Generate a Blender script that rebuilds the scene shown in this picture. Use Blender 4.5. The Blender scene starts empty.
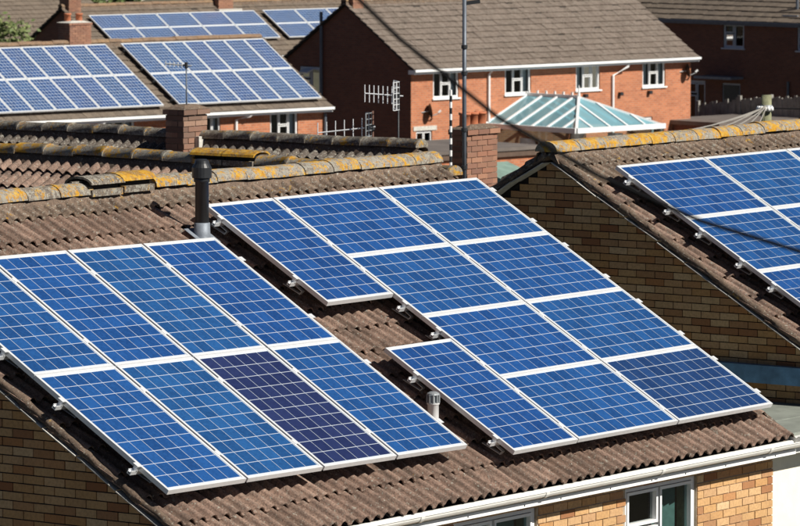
import bpy, bmesh, math, random
import numpy as np
from mathutils import Matrix, Vector

rnd = random.Random(7)
sc = bpy.context.scene
COL = sc.collection

# ------------------------------------------------------------------ camera, sky, sun, exposure
cam_d = bpy.data.cameras.new('camera')
cam = bpy.data.objects.new('camera', cam_d)
COL.objects.link(cam)
FWD = Vector((.80211562, .5904472, -.08934558)).normalized()
RGT = Vector((.59281806, -.80533642, 0)).normalized()
UPV = RGT.cross(FWD)
CAM = Vector((-28.718, -27.168, 10.633))
cam.matrix_world = Matrix.Translation(CAM) @ Matrix((RGT, UPV, -FWD)).transposed().to_4x4()
cam_d.sensor_width = 36.0
cam_d.lens = 4653.5 * 36 / 800
cam_d.clip_start = 1.0
cam_d.clip_end = 6000
cam_d.dof.use_dof = True
cam_d.dof.focus_distance = 42.0
cam_d.dof.aperture_fstop = 10.0
sc.camera = cam

SUN_AZ, SUN_EL = -84.0, 40.0
sd = Vector((math.cos(math.radians(SUN_AZ)) * math.cos(math.radians(SUN_EL)),
             math.sin(math.radians(SUN_AZ)) * math.cos(math.radians(SUN_EL)),
             math.sin(math.radians(SUN_EL))))
world = bpy.data.worlds.new('World')
sc.world = world
world.use_nodes = True
wn = world.node_tree
wn.nodes.clear()
sky = wn.nodes.new('ShaderNodeTexSky')
sky.sky_type = 'NISHITA'
sky.sun_disc = False
sky.air_density = .3
sky.dust_density = .05
sky.sun_elevation = math.radians(SUN_EL)
sky.sun_rotation = math.radians(90 - SUN_AZ)
bg = wn.nodes.new('ShaderNodeBackground')
bg.inputs['Strength'].default_value = .05
wo = wn.nodes.new('ShaderNodeOutputWorld')
wn.links.new(sky.outputs[0], bg.inputs[0])
wn.links.new(bg.outputs[0], wo.inputs[0])

sun_d = bpy.data.lights.new('sun', 'SUN')
sun_d.energy = 5.0
sun_d.angle = math.radians(.5)
sun_d.color = (1.0, .955, .87)
sun = bpy.data.objects.new('sun', sun_d)
sun.rotation_euler = sd.to_track_quat('Z', 'Y').to_euler()
sun.location = (0, 0, 60)
COL.objects.link(sun)

sc.view_settings.view_transform = 'Standard'
sc.view_settings.look = 'None'
sc.view_settings.gamma = 1.0
sc.view_settings.exposure = .38

# ------------------------------------------------------------------ materials
MATS = {}


class NT:
    """small node helper"""
    def __init__(self, name):
        self.m = bpy.data.materials.new(name)
        self.m.use_nodes = True
        self.t = self.m.node_tree
        self.t.nodes.clear()
        self.out = self.n('ShaderNodeOutputMaterial')
        self.bsdf = self.n('ShaderNodeBsdfPrincipled')
        self.l(self.bsdf.outputs[0], self.out.inputs[0])
        MATS[name] = self.m

    def n(self, kind, **kw):
        nd = self.t.nodes.new(kind)
        for k, v in kw.items():
            setattr(nd, k, v)
        return nd

    def l(self, a, b):
        self.t.links.new(a, b)

    def pos(self, scale=1.0, stretch=None):
        g = self.n('ShaderNodeNewGeometry')
        mp = self.n('ShaderNodeMapping')
        s = stretch or (1, 1, 1)
        mp.inputs['Scale'].default_value = (scale * s[0], scale * s[1], scale * s[2])
        self.l(g.outputs['Position'], mp.inputs['Vector'])
        return mp.outputs[0]

    def noise(self, scale, detail=4, rough=.6, stretch=None, vec=None):
        nd = self.n('ShaderNodeTexNoise')
        nd.inputs['Scale'].default_value = 1.0 if vec is None else scale
        nd.inputs['Detail'].default_value = detail
        nd.inputs['Roughness'].default_value = rough
        self.l(self.pos(scale, stretch) if vec is None else vec, nd.inputs['Vector'])
        return nd.outputs['Fac']

    def ramp(self, fac, stops, interp='LINEAR'):
        r = self.n('ShaderNodeValToRGB')
        r.color_ramp.interpolation = interp
        el = r.color_ramp.elements
        while len(el) < len(stops):
            el.new(.5)
        for e, (p, c) in zip(el, stops):
            e.position = p
            e.color = (*c, 1) if len(c) == 3 else c
        self.l(fac, r.inputs[0])
        return r.outputs[0]

    def mix(self, fac, a, b, mode='MIX'):
        m = self.n('ShaderNodeMix', data_type='RGBA', blend_type=mode)
        for sock, v in ((m.inputs[0], fac), (m.inputs[6], a), (m.inputs[7], b)):
            if hasattr(v, 'is_linked'):
                self.l(v, sock)
            elif isinstance(v, tuple):
                sock.default_value = (*v, 1)
            else:
                sock.default_value = v
        return m.outputs[2]

    def math(self, op, a, b=0.0):
        m = self.n('ShaderNodeMath', operation=op)
        for sock, v in ((m.inputs[0], a), (m.inputs[1], b)):
            if hasattr(v, 'is_linked'):
                self.l(v, sock)
            else:
                sock.default_value = v
        return m.outputs[0]

    def rand(self):
        """one value per piece: separate objects and islands of a joined mesh alike"""
        o = self.n('ShaderNodeObjectInfo')
        g = self.n('ShaderNodeNewGeometry')
        return self.math('FRACT', self.math('ADD', o.outputs['Random'], g.outputs['Random Per Island']))

    def bump(self, h, strength=.4, dist=.01):
        b = self.n('ShaderNodeBump')
        b.inputs['Strength'].default_value = strength
        b.inputs['Distance'].default_value = dist
        self.l(h, b.inputs['Height'])
        self.l(b.outputs[0], self.bsdf.inputs['Normal'])

    def col(self, c):
        if hasattr(c, 'is_linked'):
            self.l(c, self.bsdf.inputs['Base Color'])
        else:
            self.bsdf.inputs['Base Color'].default_value = (*c, 1)

    def rough(self, r):
        if hasattr(r, 'is_linked'):
            self.l(r, self.bsdf.inputs['Roughness'])
        else:
            self.bsdf.inputs['Roughness'].default_value = r


def simple(name, c, rough=.6, metal=0.0, var=.12, scale=6.0, bump=0.0, spec=None):
    t = NT(name)
    nz = t.noise(scale, 5)
    lo = tuple(max(0, x * (1 - var)) for x in c)
    hi = tuple(min(1, x * (1 + var)) for x in c)
    t.col(t.ramp(nz, [(.3, lo), (.7, hi)]))
    t.rough(rough)
    t.bsdf.inputs['Metallic'].default_value = metal
    if spec is not None:
        t.bsdf.inputs['Specular IOR Level'].default_value = spec
    if bump:
        t.bump(t.noise(scale * 6, 4), bump, .01)
    return t.m


def tile_mat(name, tones, orange, pale, dark=.5, green=0.0):
    t = NT(name)
    base = t.ramp(t.rand(), [(i / (len(tones) - 1), c) for i, c in enumerate(tones)])
    streak = t.noise(5.5, 5, .65, (1, 1, 1))
    base = t.mix(t.math('MULTIPLY', t.ramp(streak, [(.45, (0, 0, 0)), (.75, (1, 1, 1))]), dark), base, (.045, .036, .03))
    rib = t.noise(1.0, 4, .65, (13, 2.0, 2.0))
    base = t.mix(t.math('MULTIPLY', t.ramp(rib, [(.48, (0, 0, 0)), (.68, (1, 1, 1))]), dark), base, (.075, .055, .043))
    fine = t.noise(60, 4, .75)
    base = t.mix(t.math('MULTIPLY', t.ramp(fine, [(.38, (1, 1, 1)), (.56, (0, 0, 0))]), .65), base, (.055, .04, .033))
    sp = t.noise(42, 3, .6)
    base = t.mix(t.ramp(sp, [(.64 - pale, (0, 0, 0)), (.70 - pale, (1, 1, 1))]), base, (.33, .31, .26))
    if green:
        gn = t.noise(2.2, 4, .6)
        base = t.mix(t.ramp(gn, [(.60 - green, (0, 0, 0)), (.75 - green, (1, 1, 1))]), base, (.10, .13, .035))
    gr = t.noise(13, 5, .7)
    base = t.mix(t.ramp(gr, [(.66 - pale * 1.6, (0, 0, 0)), (.74 - pale * 1.6, (1, 1, 1))]), base, (.27, .255, .215))
    og = t.math('ADD', t.math('MULTIPLY', t.noise(6, 4, .6), .5), t.math('MULTIPLY', t.noise(27, 5, .75), .5))
    oc = t.ramp(t.noise(17, 3, .6), [(.3, (.33, .15, .02)), (.5, (.46, .24, .02)), (.7, (.48, .33, .08))])
    base = t.mix(t.ramp(og, [(.64 - orange, (0, 0, 0)), (.70 - orange, (1, 1, 1))]), base, oc)
    pit = t.noise(48, 3, .7)
    base = t.mix(t.math('MULTIPLY', t.ramp(pit, [(.58, (0, 0, 0)), (.70, (1, 1, 1))]), .55), base, (.05, .04, .032))
    t.col(base)
    t.rough(.9)
    t.bsdf.inputs['Specular IOR Level'].default_value = .25
    t.bump(t.noise(110, 4, .7), .55, .006)
    return t.m


TILE_TONES = [(.20, .13, .096), (.29, .19, .143), (.36, .24, .182), (.25, .162, .122), (.33, .22, .168)]
tile_mat('roof_tile', TILE_TONES, -.015, .025, .62)
tile_mat('roof_tile_lichen', [(.19, .135, .098), (.25, .18, .132), (.28, .205, .15)], .055, .05, .6)
tile_mat('ridge_tile', [(.30, .26, .21), (.24, .21, .17), (.34, .30, .25)], .148, .10, .5)
tile_mat('ridge_tile_yellow', [(.30, .26, .20), (.34, .29, .23)], .172, .10, .5)
tile_mat('ridge_tile_grey', [(.24, .21, .17), (.19, .165, .135), (.26, .22, .18)], .095, .09, .6)
tile_mat('ridge_tile_orange', [(.34, .20, .06), (.38, .22, .06)], .17, .05, .5)
tile_mat('old_tile', [(.115, .098, .082), (.145, .12, .10), (.10, .085, .075)], .02, .06, .75)
tile_mat('far_tile', [(.185, .145, .118), (.25, .20, .165), (.215, .172, .14)], -.1, .035, .5)
tile_mat('far_tile_brown', [(.19, .15, .115), (.225, .178, .135), (.17, .135, .105)], -.1, .01, .35)
tile_mat('far_ridge', [(.30, .18, .10), (.26, .17, .11), (.34, .21, .11)], -.1, .03, .3)
tile_mat('mortar_verge', [(.17, .12, .085), (.2, .14, .10)], .03, .03, .6)
simple('underlay', (.02, .017, .015), .95)


def brick_mat(name, tones):
    t = NT(name)
    base = t.ramp(t.rand(), [(i / (len(tones) - 1), c) for i, c in enumerate(tones)])
    nz = t.noise(38, 5, .65)
    base = t.mix(t.math('MULTIPLY', t.ramp(nz, [(.42, (0, 0, 0)), (.75, (1, 1, 1))]), .45), base, (.20, .10, .045))
    big = t.noise(2.3, 3)
    base = t.mix(t.math('MULTIPLY', t.ramp(big, [(.45, (0, 0, 0)), (.8, (1, 1, 1))]), .3), base, (.16, .10, .06))
    t.col(base)
    t.rough(.9)
    t.bump(t.noise(90, 4, .7), .5, .004)
    return t.m


brick_mat('buff_brick', [(.64, .40, .20), (.56, .32, .13), (.68, .47, .26), (.47, .21, .075), (.63, .41, .21), (.33, .13, .05), (.60, .37, .17), (.52, .27, .10)])
brick_mat('chimney_brick', [(.26, .13, .085), (.15, .085, .065), (.34, .21, .15), (.12, .075, .06), (.30, .16, .11)])
brick_mat('stack_brick', [(.30, .135, .085), (.23, .115, .08), (.35, .175, .11), (.19, .095, .068), (.31, .15, .095)])
simple('mortar', (.40, .32, .23), .95, var=.2, scale=20, bump=.4)
simple('dark_mortar', (.22, .17, .13), .95, var=.2, scale=20, bump=.4)
simple('cement', (.52, .50, .45), .9, var=.25, scale=14, bump=.5)


def far_brick(name, c1, c2, mort):
    t = NT(name)
    uv = t.n('ShaderNodeUVMap')
    b = t.n('ShaderNodeTexBrick')
    b.inputs['Scale'].default_value = 1.0
    b.inputs['Brick Width'].default_value = .225
    b.inputs['Row Height'].default_value = .075
    b.inputs['Mortar Size'].default_value = .009
    b.inputs['Bias'].default_value = -.1
    b.inputs['Color1'].default_value = (*c1, 1)
    b.inputs['Color2'].default_value = (*c2, 1)
    b.inputs['Mortar'].default_value = (*mort, 1)
    t.l(uv.outputs[0], b.inputs['Vector'])
    big = t.noise(1.3, 5, .65)
    base = t.mix(t.math('MULTIPLY', t.ramp(big, [(.4, (0, 0, 0)), (.75, (1, 1, 1))]), .35), b.outputs['Color'], tuple(x * .62 for x in c2))
    fine = t.noise(11, 3, .7)
    base = t.mix(t.math('MULTIPLY', t.ramp(fine, [(.5, (0, 0, 0)), (.8, (1, 1, 1))]), .4), base, tuple(min(1, x * 1.45) for x in c1))
    t.col(base)
    t.rough(.9)
    return t.m


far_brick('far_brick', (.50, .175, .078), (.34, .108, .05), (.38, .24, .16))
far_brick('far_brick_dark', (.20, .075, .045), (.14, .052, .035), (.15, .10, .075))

# white plastic, metals
simple('white_plastic', (.80, .80, .79), .35, var=.03, scale=3)
t = NT('gutter_plastic')
t.col(t.mix(t.math('MULTIPLY', t.ramp(t.noise(7, 5, .65), [(.5, (0, 0, 0)), (.8, (1, 1, 1))]), .35), (.76, .75, .71), (.42, .38, .30)))
t.rough(.4)
t = NT('aluminium')
t.col(t.ramp(t.noise(30, 3), [(.3, (.74, .75, .76)), (.7, (.82, .83, .84))]))
t.rough(.42)
t.bsdf.inputs['Metallic'].default_value = .35
simple('galvanised', (.42, .44, .45), .5, .6, .2, 12)
simple('mast_grey', (.11, .125, .15), .5, .3, .2, 9)
simple('dark_metal', (.03, .032, .035), .5, .3)
simple('rust', (.10, .05, .035), .8, .2, .3, 20)
simple('black_plastic', (.018, .019, .021), .42, var=.2)
simple('lead', (.21, .235, .27), .6, .25, .25, 10, .2)
simple('lead_sky_tint', (.11, .24, .40), .55, .1, .45, 4, .2)  # plain lead with the sky's blue cast put into its colour
simple('flat_roof_felt', (.20, .215, .185), .9, var=.25, scale=3, bump=.3)
simple('brown_felt', (.135, .112, .098), .92, var=.25, scale=1.5)
simple('brown_fascia', (.10, .062, .042), .7, var=.2)
simple('cream_render', (.83, .78, .63), .85, var=.05, scale=8, bump=.2)
simple('terracotta', (.45, .145, .065), .8, var=.2, scale=8)
simple('cable_black', (.010, .010, .011), .95, spec=.05)
simple('wire_pale', (.30, .28, .25), .6)
simple('pole_wood', (.19, .19, .11), .85, var=.35, scale=9, bump=.4)
simple('fence_wood', (.30, .28, .25), .9, var=.3, scale=4)
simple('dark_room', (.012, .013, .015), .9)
simple('curtain_green', (.06, .13, .12), .9, var=.2, scale=18)
simple('curtain_white', (.62, .66, .68), .9, var=.2, scale=12)
simple('door_dark', (.035, .05, .05), .5)
simple('frame_blue', (.48, .52, .58), .5, var=.05)
simple('red_cloth', (.45, .05, .06), .9)
simple('bark', (.11, .085, .06), .9, var=.3, scale=8)
simple('pale_bark', (.42, .38, .31), .9, var=.3, scale=4)
simple('green_felt', (.17, .25, .21), .85, var=.2, scale=4)

t = NT('glass')
tr = t.n('ShaderNodeBsdfTransparent')
tr.inputs[0].default_value = (.86, .93, .92, 1)
gl = t.n('ShaderNodeBsdfGlossy')
gl.inputs['Roughness'].default_value = .02
fr = t.n('ShaderNodeFresnel')
fr.inputs[0].default_value = 1.5
mx = t.n('ShaderNodeMixShader')
t.l(fr.outputs[0], mx.inputs[0])
t.l(tr.outputs[0], mx.inputs[1])
t.l(gl.outputs[0], mx.inputs[2])
t.l(mx.outputs[0], t.out.inputs[0])

t = NT('tinted_glass')
tr = t.n('ShaderNodeBsdfTransparent')
tr.inputs[0].default_value = (.50, .74, .80, 1)
gp = t.n('ShaderNodeBsdfPrincipled')
gp.inputs['Base Color'].default_value = (.26, .50, .58, 1)
gp.inputs['Roughness'].default_value = .12
mx = t.n('ShaderNodeMixShader')
mx.inputs[0].default_value = .6
t.l(tr.outputs[0], mx.inputs[1])
t.l(gp.outputs[0], mx.inputs[2])
t.l(mx.outputs[0], t.out.inputs[0])


def cell_mat(name, c, hi):
    t = NT(name)
    oi = t.n('ShaderNodeObjectInfo')
    v = t.n('ShaderNodeTexVoronoi')
    v.inputs['Scale'].default_value = 1.0
    t.l(t.pos(46), v.inputs['Vector'])
    grain = t.n('ShaderNodeSeparateColor')
    t.l(v.outputs['Color'], grain.inputs[0])
    r = t.rand()
    k = t.math('ADD', t.math('MULTIPLY', grain.outputs[0], .40), t.math('MULTIPLY', r, .60))
    base = t.ramp(k, [(.1, c), (.9, hi)])
    base = t.mix(1.0, base, oi.outputs['Color'], 'MULTIPLY')
    t.col(base)
    t.rough(.35)
    t.bsdf.inputs['Coat Weight'].default_value = 1.0
    t.bsdf.inputs['Coat Roughness'].default_value = .05
    t.bsdf.inputs['Coat IOR'].default_value = 1.3
    t.bsdf.inputs['Specular IOR Level'].default_value = .3
    return t.m


cell_mat('solar_cell', (.010, .050, .165), (.018, .088, .27))
cell_mat('solar_cell_navy', (.013, .020, .072), (.021, .032, .105))
cell_mat('solar_cell_far', (.008, .040, .135), (.015, .070, .215))
t = NT('backsheet')
t.col((.55, .60, .66))
t.rough(.35)
t.bsdf.inputs['Coat Weight'].default_value = .6

t = NT('leaf')
t.col(t.ramp(t.rand(), [(0, (.045, .075, .02)), (.5, (.08, .115, .03)), (1, (.12, .14, .045))]))
t.rough(.7)
t = NT('leaf_bright')
t.col(t.ramp(t.rand(), [(0, (.08, .12, .03)), (.5, (.13, .17, .05)), (1, (.17, .19, .07))]))
t.rough(.7)
t = NT('ground')
g0 = t.ramp(t.noise(.35, 6, .65), [(.35, (.07, .066, .035)), (.55, (.10, .09, .055)), (.75, (.14, .115, .085))])
t.col(t.mix(t.math('MULTIPLY', t.noise(9, 5, .7), .5), g0, (.04, .045, .02)))
t.rough(.95)
t.bump(t.noise(14, 5, .7), .6, .05)


# ------------------------------------------------------------------ mesh helpers
class MB:
    def __init__(self):
        self.v, self.f, self.mi = [], [], []

    def add(self, verts, faces):
        b = len(self.v)
        self.v += [tuple(p) for p in verts]
        self.f += [tuple(i + b for i in q) for q in faces]
        return self

    def box(self, x0, y0, z0, x1, y1, z1):
        return self.add([(x0, y0, z0), (x1, y0, z0), (x1, y1, z0), (x0, y1, z0), (x0, y0, z1), (x1, y0, z1), (x1, y1, z1), (x0, y1, z1)],
                        [(0, 3, 2, 1), (4, 5, 6, 7), (0, 1, 5, 4), (1, 2, 6, 5), (2, 3, 7, 6), (3, 0, 4, 7)])

    def quad(self, a, b, c, d):
        return self.add([a, b, c, d], [(0, 1, 2, 3)])

    def tube(self, pts, r, n=8, cap=True):
        pts = [Vector(p) for p in pts]
        rs = r if isinstance(r, (list, tuple)) else [r] * len(pts)
        vs, fs = [], []
        for i, p in enumerate(pts):
            d = (pts[min(i + 1, len(pts) - 1)] - pts[max(i - 1, 0)]).normalized()
            ref = Vector((0, 0, 1)) if abs(d.z) < .9 else Vector((1, 0, 0))
            s = d.cross(ref).normalized()
            q = s.cross(d)
            for k in range(n):
                a = 2 * math.pi * k / n
                vs.append(p + (s * math.cos(a) + q * math.sin(a)) * rs[i])
        for i in range(len(pts) - 1):
            for k in range(n):
                fs.append((i * n + k, i * n + (k + 1) % n, (i + 1) * n + (k + 1) % n, (i + 1) * n + k))
        if cap:
            fs.append(tuple(range(n))[::-1])
            fs.append(tuple((len(pts) - 1) * n + k for k in range(n)))
        return self.add(vs, fs)

    def bar(self, a, b, w, h, up=(0, 0, 1)):
        a, b, up = Vector(a), Vector(b), Vector(up)
        d = (b - a).normalized()
        s = d.cross(up).normalized()
        u = s.cross(d)
        vs = []
        for p in (a, b):
            for i, j in ((-1, -1), (1, -1), (1, 1), (-1, 1)):
                vs.append(p + s * (i * w / 2) + u * (j * h / 2))
        return self.add(vs, [(0, 1, 2, 3), (7, 6, 5, 4), (0, 4, 5, 1), (1, 5, 6, 2), (2, 6, 7, 3), (3, 7, 4, 0)])

    def prism(self, poly, ext):
        """poly: list of 3-D points, ext: extrusion vector"""
        n = len(poly)
        e = Vector(ext)
        vs = [Vector(p) for p in poly] + [Vector(p) + e for p in poly]
        fs = [tuple(range(n)), tuple(range(2 * n - 1, n - 1, -1))]
        fs += [(i, i + n, (i + 1) % n + n, (i + 1) % n) for i in range(n)]
        return self.add(vs, fs)

    def lathe(self, prof, c=(0, 0, 0), n=16):
        vs, fs = [], []
        for r, z in prof:
            for k in range(n):
                a = 2 * math.pi * k / n
                vs.append((c[0] + r * math.cos(a), c[1] + r * math.sin(a), c[2] + z))
        for i in range(len(prof) - 1):
            for k in range(n):
                fs.append((i * n + k, i * n + (k + 1) % n, (i + 1) * n + (k + 1) % n, (i + 1) * n + k))
        return self.add(vs, fs)

    def mesh(self, name, mat, smooth=False, uv=False):
        me = bpy.data.meshes.new(name)
        me.from_pydata(self.v, [], self.f)
        if smooth:
            me.polygons.foreach_set('use_smooth', [True] * len(me.polygons))
        bm = bmesh.new()
        bm.from_mesh(me)
        bmesh.ops.recalc_face_normals(bm, faces=bm.faces)
        if uv:
            ul = bm.loops.layers.uv.new('UVMap')
            for fc in bm.faces:
                nx, ny = abs(fc.normal.x), abs(fc.normal.y)
                for lp in fc.loops:
                    c = lp.vert.co
                    lp[ul].uv = (c.y, c.z) if nx > ny else (c.x, c.z)
        bm.to_mesh(me)
        bm.free()
        me.materials.append(MATS[mat])
        return me


def raw_mesh(name, V, F, mat, smooth=False):
    me = bpy.data.meshes.new(name)
    me.from_pydata([tuple(p) for p in V], [], [tuple(q) for q in F])
    if smooth:
        me.polygons.foreach_set('use_smooth', [True] * len(me.polygons))
    me.materials.append(MATS[mat])
    return me


def ob(name, data, parent=None, M=None):
    o = bpy.data.objects.new(name, data)
    COL.objects.link(o)
    if parent is not None:
        o.parent = parent
    if M is not None:
        o.matrix_basis = M
    return o


def tag(o, label=None, cat=None, group=None, kind=None):
    if label:
        o['label'] = label
    if cat:
        o['category'] = cat
    if group:
        o['group'] = group
    if kind:
        o['kind'] = kind
    return o


def thing(name, label, cat, loc=(0, 0, 0), rz=0.0, group=None):
    o = ob(name, None)
    o.location = loc
    o.rotation_euler = (0, 0, math.radians(rz))
    return tag(o, label, cat, group)


def axes(x, y, z, o):
    return Matrix(((x[0], y[0], z[0], o[0]), (x[1], y[1], z[1], o[1]), (x[2], y[2], z[2], o[2]), (0, 0, 0, 1)))


# ------------------------------------------------------------------ roof tiles
GAUGE = .352
TW = .30


def wave_profile():
    xs, zs = [], []
    for k in range(2):
        for x, z in ((0, 0), (.040, .0), (.050, .030), (.066, .046), (.095, .050), (.125, .036), (.150, .010)):
            xs.append((k * .165 + x) / 1.1)
            zs.append(z)
    xs.append(.30)
    zs.append(0)
    return xs, zs


def tile_arrays(wave=True, w=TW, length=.415, lip=.013):
    if wave:
        xs, zs = wave_profile()
    else:
        xs, zs = [0.002, w * .5, w - .004], [0, .004, 0]
    n = len(xs)
    V = [(x, 0, z) for x, z in zip(xs, zs)] + [(x, length, z) for x, z in zip(xs, zs)]
    V += [(x, 0, z) for x, z in zip(xs, zs)] + [(x, .004, z - lip) for x, z in zip(xs, zs)]
    F = []
    for i in range(n - 1):
        F.append((i, i + 1, n + i + 1, n + i))
        F.append((3 * n + i, 3 * n + i + 1, 2 * n + i + 1, 2 * n + i))
    b = len(V)
    V += [(xs[0], 0, zs[0]), (xs[0], length, zs[0]), (xs[0], length, zs[0] - lip), (xs[0], 0, zs[0] - lip)]
    F.append((b, b + 1, b + 2, b + 3))
    b = len(V)
    V += [(xs[-1], 0, zs[-1]), (xs[-1], length, zs[-1]), (xs[-1], length, zs[-1] - lip), (xs[-1], 0, zs[-1] - lip)]
    F.append((b + 3, b + 2, b + 1, b))
    return np.array(V, float), F


TV, TF = tile_arrays()
TILE_ME = {m: raw_mesh('roof_tile', TV, TF, m, True) for m in ('roof_tile', 'roof_tile_lichen', 'old_tile')}
FV, FF = tile_arrays(False, .30, .36, .034)


def tile_slope(roof, O, ux, uy, ncol, nrow, vis, mat, name='roof_tile', arrs=None, tw=TW, gauge=GAUGE, jit=1.0, hidden=None, mat2=None, rows2=()):
    """tiles on one slope. O eave corner, ux along the eave, uy up the slope. vis(c, r) -> own object, else joined"""
    ux, uy = Vector(ux).normalized(), Vector(uy).normalized()
    nz = ux.cross(uy)
    V0, F0 = arrs if arrs is not None else (TV, TF)
    JV, JF, nb = [], [], 0
    tilt = math.atan2(.036, gauge)
    for r in range(nrow):
        for c in range(ncol):
            if hidden and hidden(c, r):
                continue
            p = Vector(O) + ux * (c * tw + rnd.gauss(0, .0025) * jit) + uy * (r * gauge + rnd.gauss(0, .009) * jit) + nz * (.010 + rnd.gauss(0, .002) * jit)
            tl = tilt + rnd.gauss(0, .011) * jit
            yw = rnd.gauss(0, .006) * jit
            y2 = (uy * math.cos(tl) - nz * math.sin(tl) + ux * yw).normalized()
            x2 = (ux - y2 * ux.dot(y2)).normalized()
            z2 = x2.cross(y2)
            if vis and vis(c, r):
                m = mat2 if (mat2 and r in rows2) else mat
                ob(name, TILE_ME[m], roof, axes(x2, y2, z2, p))
            else:
                R = np.array([x2, y2, z2])
                JV.append(V0 @ R + np.array(p))
                JF += [tuple(i + nb for i in q) for q in F0]
                nb += len(V0)
    if JV:
        me = raw_mesh('roof_tile', np.concatenate(JV), JF, mat, True)
        tag(ob(name, me, roof), kind='stuff')


def ridge_arrays(r=.135, L=.46, h=.8):
    n = 10
    V, F = [], []
    for y, k in ((0, 1.025), (.05, 1.02), (.052, 1.0), (L, .985)):
        for i in range(n + 1):
            a = math.pi * (i / n)
            V.append((-math.cos(a) * r * k, y, math.sin(a) * r * h * k - .01))
    for s in range(3):
        for i in range(n):
            F.append((s * (n + 1) + i, (s + 1) * (n + 1) + i, (s + 1) * (n + 1) + i + 1, s * (n + 1) + i + 1))
    for s in (0, 3):
        b = len(V)
        V += V[s * (n + 1):(s + 1) * (n + 1)]
        F.append(tuple(range(b, b + n + 1)) if s == 0 else tuple(range(b + n, b - 1, -1)))
    return V, F


RV, RF = ridge_arrays()
RIDGE_ME = {m: raw_mesh('ridge_tile', RV, RF, m, True) for m in ('ridge_tile', 'ridge_tile_yellow', 'ridge_tile_grey', 'ridge_tile_orange', 'far_ridge')}


def ridge_line(roof, A, d, n, mats, skip=(), z=0.0, pitch=.45, raised=()):
    """n ridge tiles from A along d; a bed of mortar below"""
    d = Vector(d).normalized()
    s = d.cross(Vector((0, 0, 1))).normalized()
    for i in range(n):
        if i in skip:
            continue
        p = Vector(A) + d * (i * pitch) + Vector((0, 0, z + rnd.gauss(0, .006)))
        y2 = (d + s * rnd.gauss(0, .008) + Vector((0, 0, rnd.gauss(0, .008)))).normalized()
        x2 = y2.cross(Vector((0, 0, 1))).normalized()
        z2 = x2.cross(y2)
        m = mats[i % len(mats)] if not callable(mats) else mats(i)
        ob('ridge_tile', RIDGE_ME[m], roof, axes(x2, y2, z2, p))
    mb = MB()
    L = n * pitch
    k = int(L / .09)
    prof = [(-.15, -.085), (-.115, .015), (0, .06), (.115, .015), (.15, -.085)]
    vs, fs = [], []
    for i in range(k + 1):
        for a, b in prof:
            q = Vector(A) + d * (L * i / k) + s * (a + rnd.gauss(0, .008)) + Vector((0, 0, z + b - .045 + rnd.gauss(0, .008)))
            vs.append(q)
    for i in range(k):
        for j in range(4):
            fs.append((i * 5 + j, i * 5 + j + 1, (i + 1) * 5 + j + 1, (i + 1) * 5 + j))
    mb.add(vs, fs)
    ob('ridge_mortar', mb.mesh('ridge_mortar', 'mortar_verge', True), roof)


def vent_ridge(roof, A, d, L, mat, h=.085):
    """a raised ridge vent: an arched cover on two side strips with a dark slot"""
    d = Vector(d).normalized()
    s = d.cross(Vector((0, 0, 1))).normalized()
    A = Vector(A)
    up = Vector((0, 0, 1))
    mb = MB()
    mb.bar(A + up * (-.03), A + d * L + up * (-.03), .31, .06)
    for e in (0.03, .5, .97):
        mb.bar(A + d * (L * e) + up * -.01, A + d * (L * e) + up * (h * .9), .03, .27, d)
    v = ob('ridge_vent', mb.mesh('ridge_vent', 'ridge_tile_grey'), roof)
    n = 8
    vs, fs = [], []
    for e in (-.02, L + .02):
        for k, rr in ((1, .0), (0, .022)):
            for i in range(n + 1):
                a = math.pi * i / n
                vs.append(A + d * e + s * (-math.cos(a) * (.165 - rr)) + up * (h * .55 + math.sin(a) * (.075 - rr)))
    m = n + 1
    for i in range(n):
        fs.append((i, i + 1, 2 * m + i + 1, 2 * m + i))
        fs.append((m + i, 3 * m + i, 3 * m + i + 1, m + i + 1))
        fs.append((i, m + i, m + i + 1, i + 1))
        fs.append((2 * m + i, 2 * m + i + 1, 3 * m + i + 1, 3 * m + i))
    fs.append((0, 2 * m, 3 * m, m))
    fs.append((n, m + n, 3 * m + n, 2 * m + n))
    ob('vent_cover', MB().add(vs, fs).mesh('vent_cover', mat), v)
    ob('vent_slot', MB().bar(A + up * .03, A + d * (L * .99) + up * .03, .2, .07).mesh('vent_slot', 'underlay'), v)


# ------------------------------------------------------------------ walls and bricks
def grid_wall(mb, P, a0, a1, z0, z1, holes, depth, top=None):
    """wall face with rectangular openings and their reveals. P(a, z, d) -> point, d = depth inwards"""
    xs = sorted({a0, a1, *[h[0] for h in holes], *[h[1] for h in holes]})
    zs = sorted({z0, z1, *[h[2] for h in holes], *[h[3] for h in holes]})
    xs = [x for x in xs if a0 <= x <= a1]
    zs = [z for z in zs if z0 <= z <= z1]
    for i in range(len(xs) - 1):
        for j in range(len(zs) - 1):
            cx, cz = (xs[i] + xs[i + 1]) / 2, (zs[j] + zs[j + 1]) / 2
            if any(h[0] < cx < h[1] and h[2] < cz < h[3] for h in holes):
                continue
            mb.quad(P(xs[i], zs[j], 0), P(xs[i + 1], zs[j], 0), P(xs[i + 1], zs[j + 1], 0), P(xs[i], zs[j + 1], 0))
    for h in holes:
        l, r, b, t_ = h
        for (p, q) in (((l, b), (r, b)), ((r, b), (r, t_)), ((r, t_), (l, t_)), ((l, t_), (l, b))):
            mb.quad(P(*p, 0), P(*q, 0), P(*q, depth), P(*p, depth))


BRICK_CACHE = {}


def brick_mesh(mat, cut):
    key = (mat, cut)
    if key not in BRICK_CACHE:
        l = .214 * cut
        BRICK_CACHE[key] = MB().box(-l / 2, -.012, -.0325, l / 2, .05, .0325).mesh('brick', mat)
    return BRICK_CACHE[key]


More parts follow.
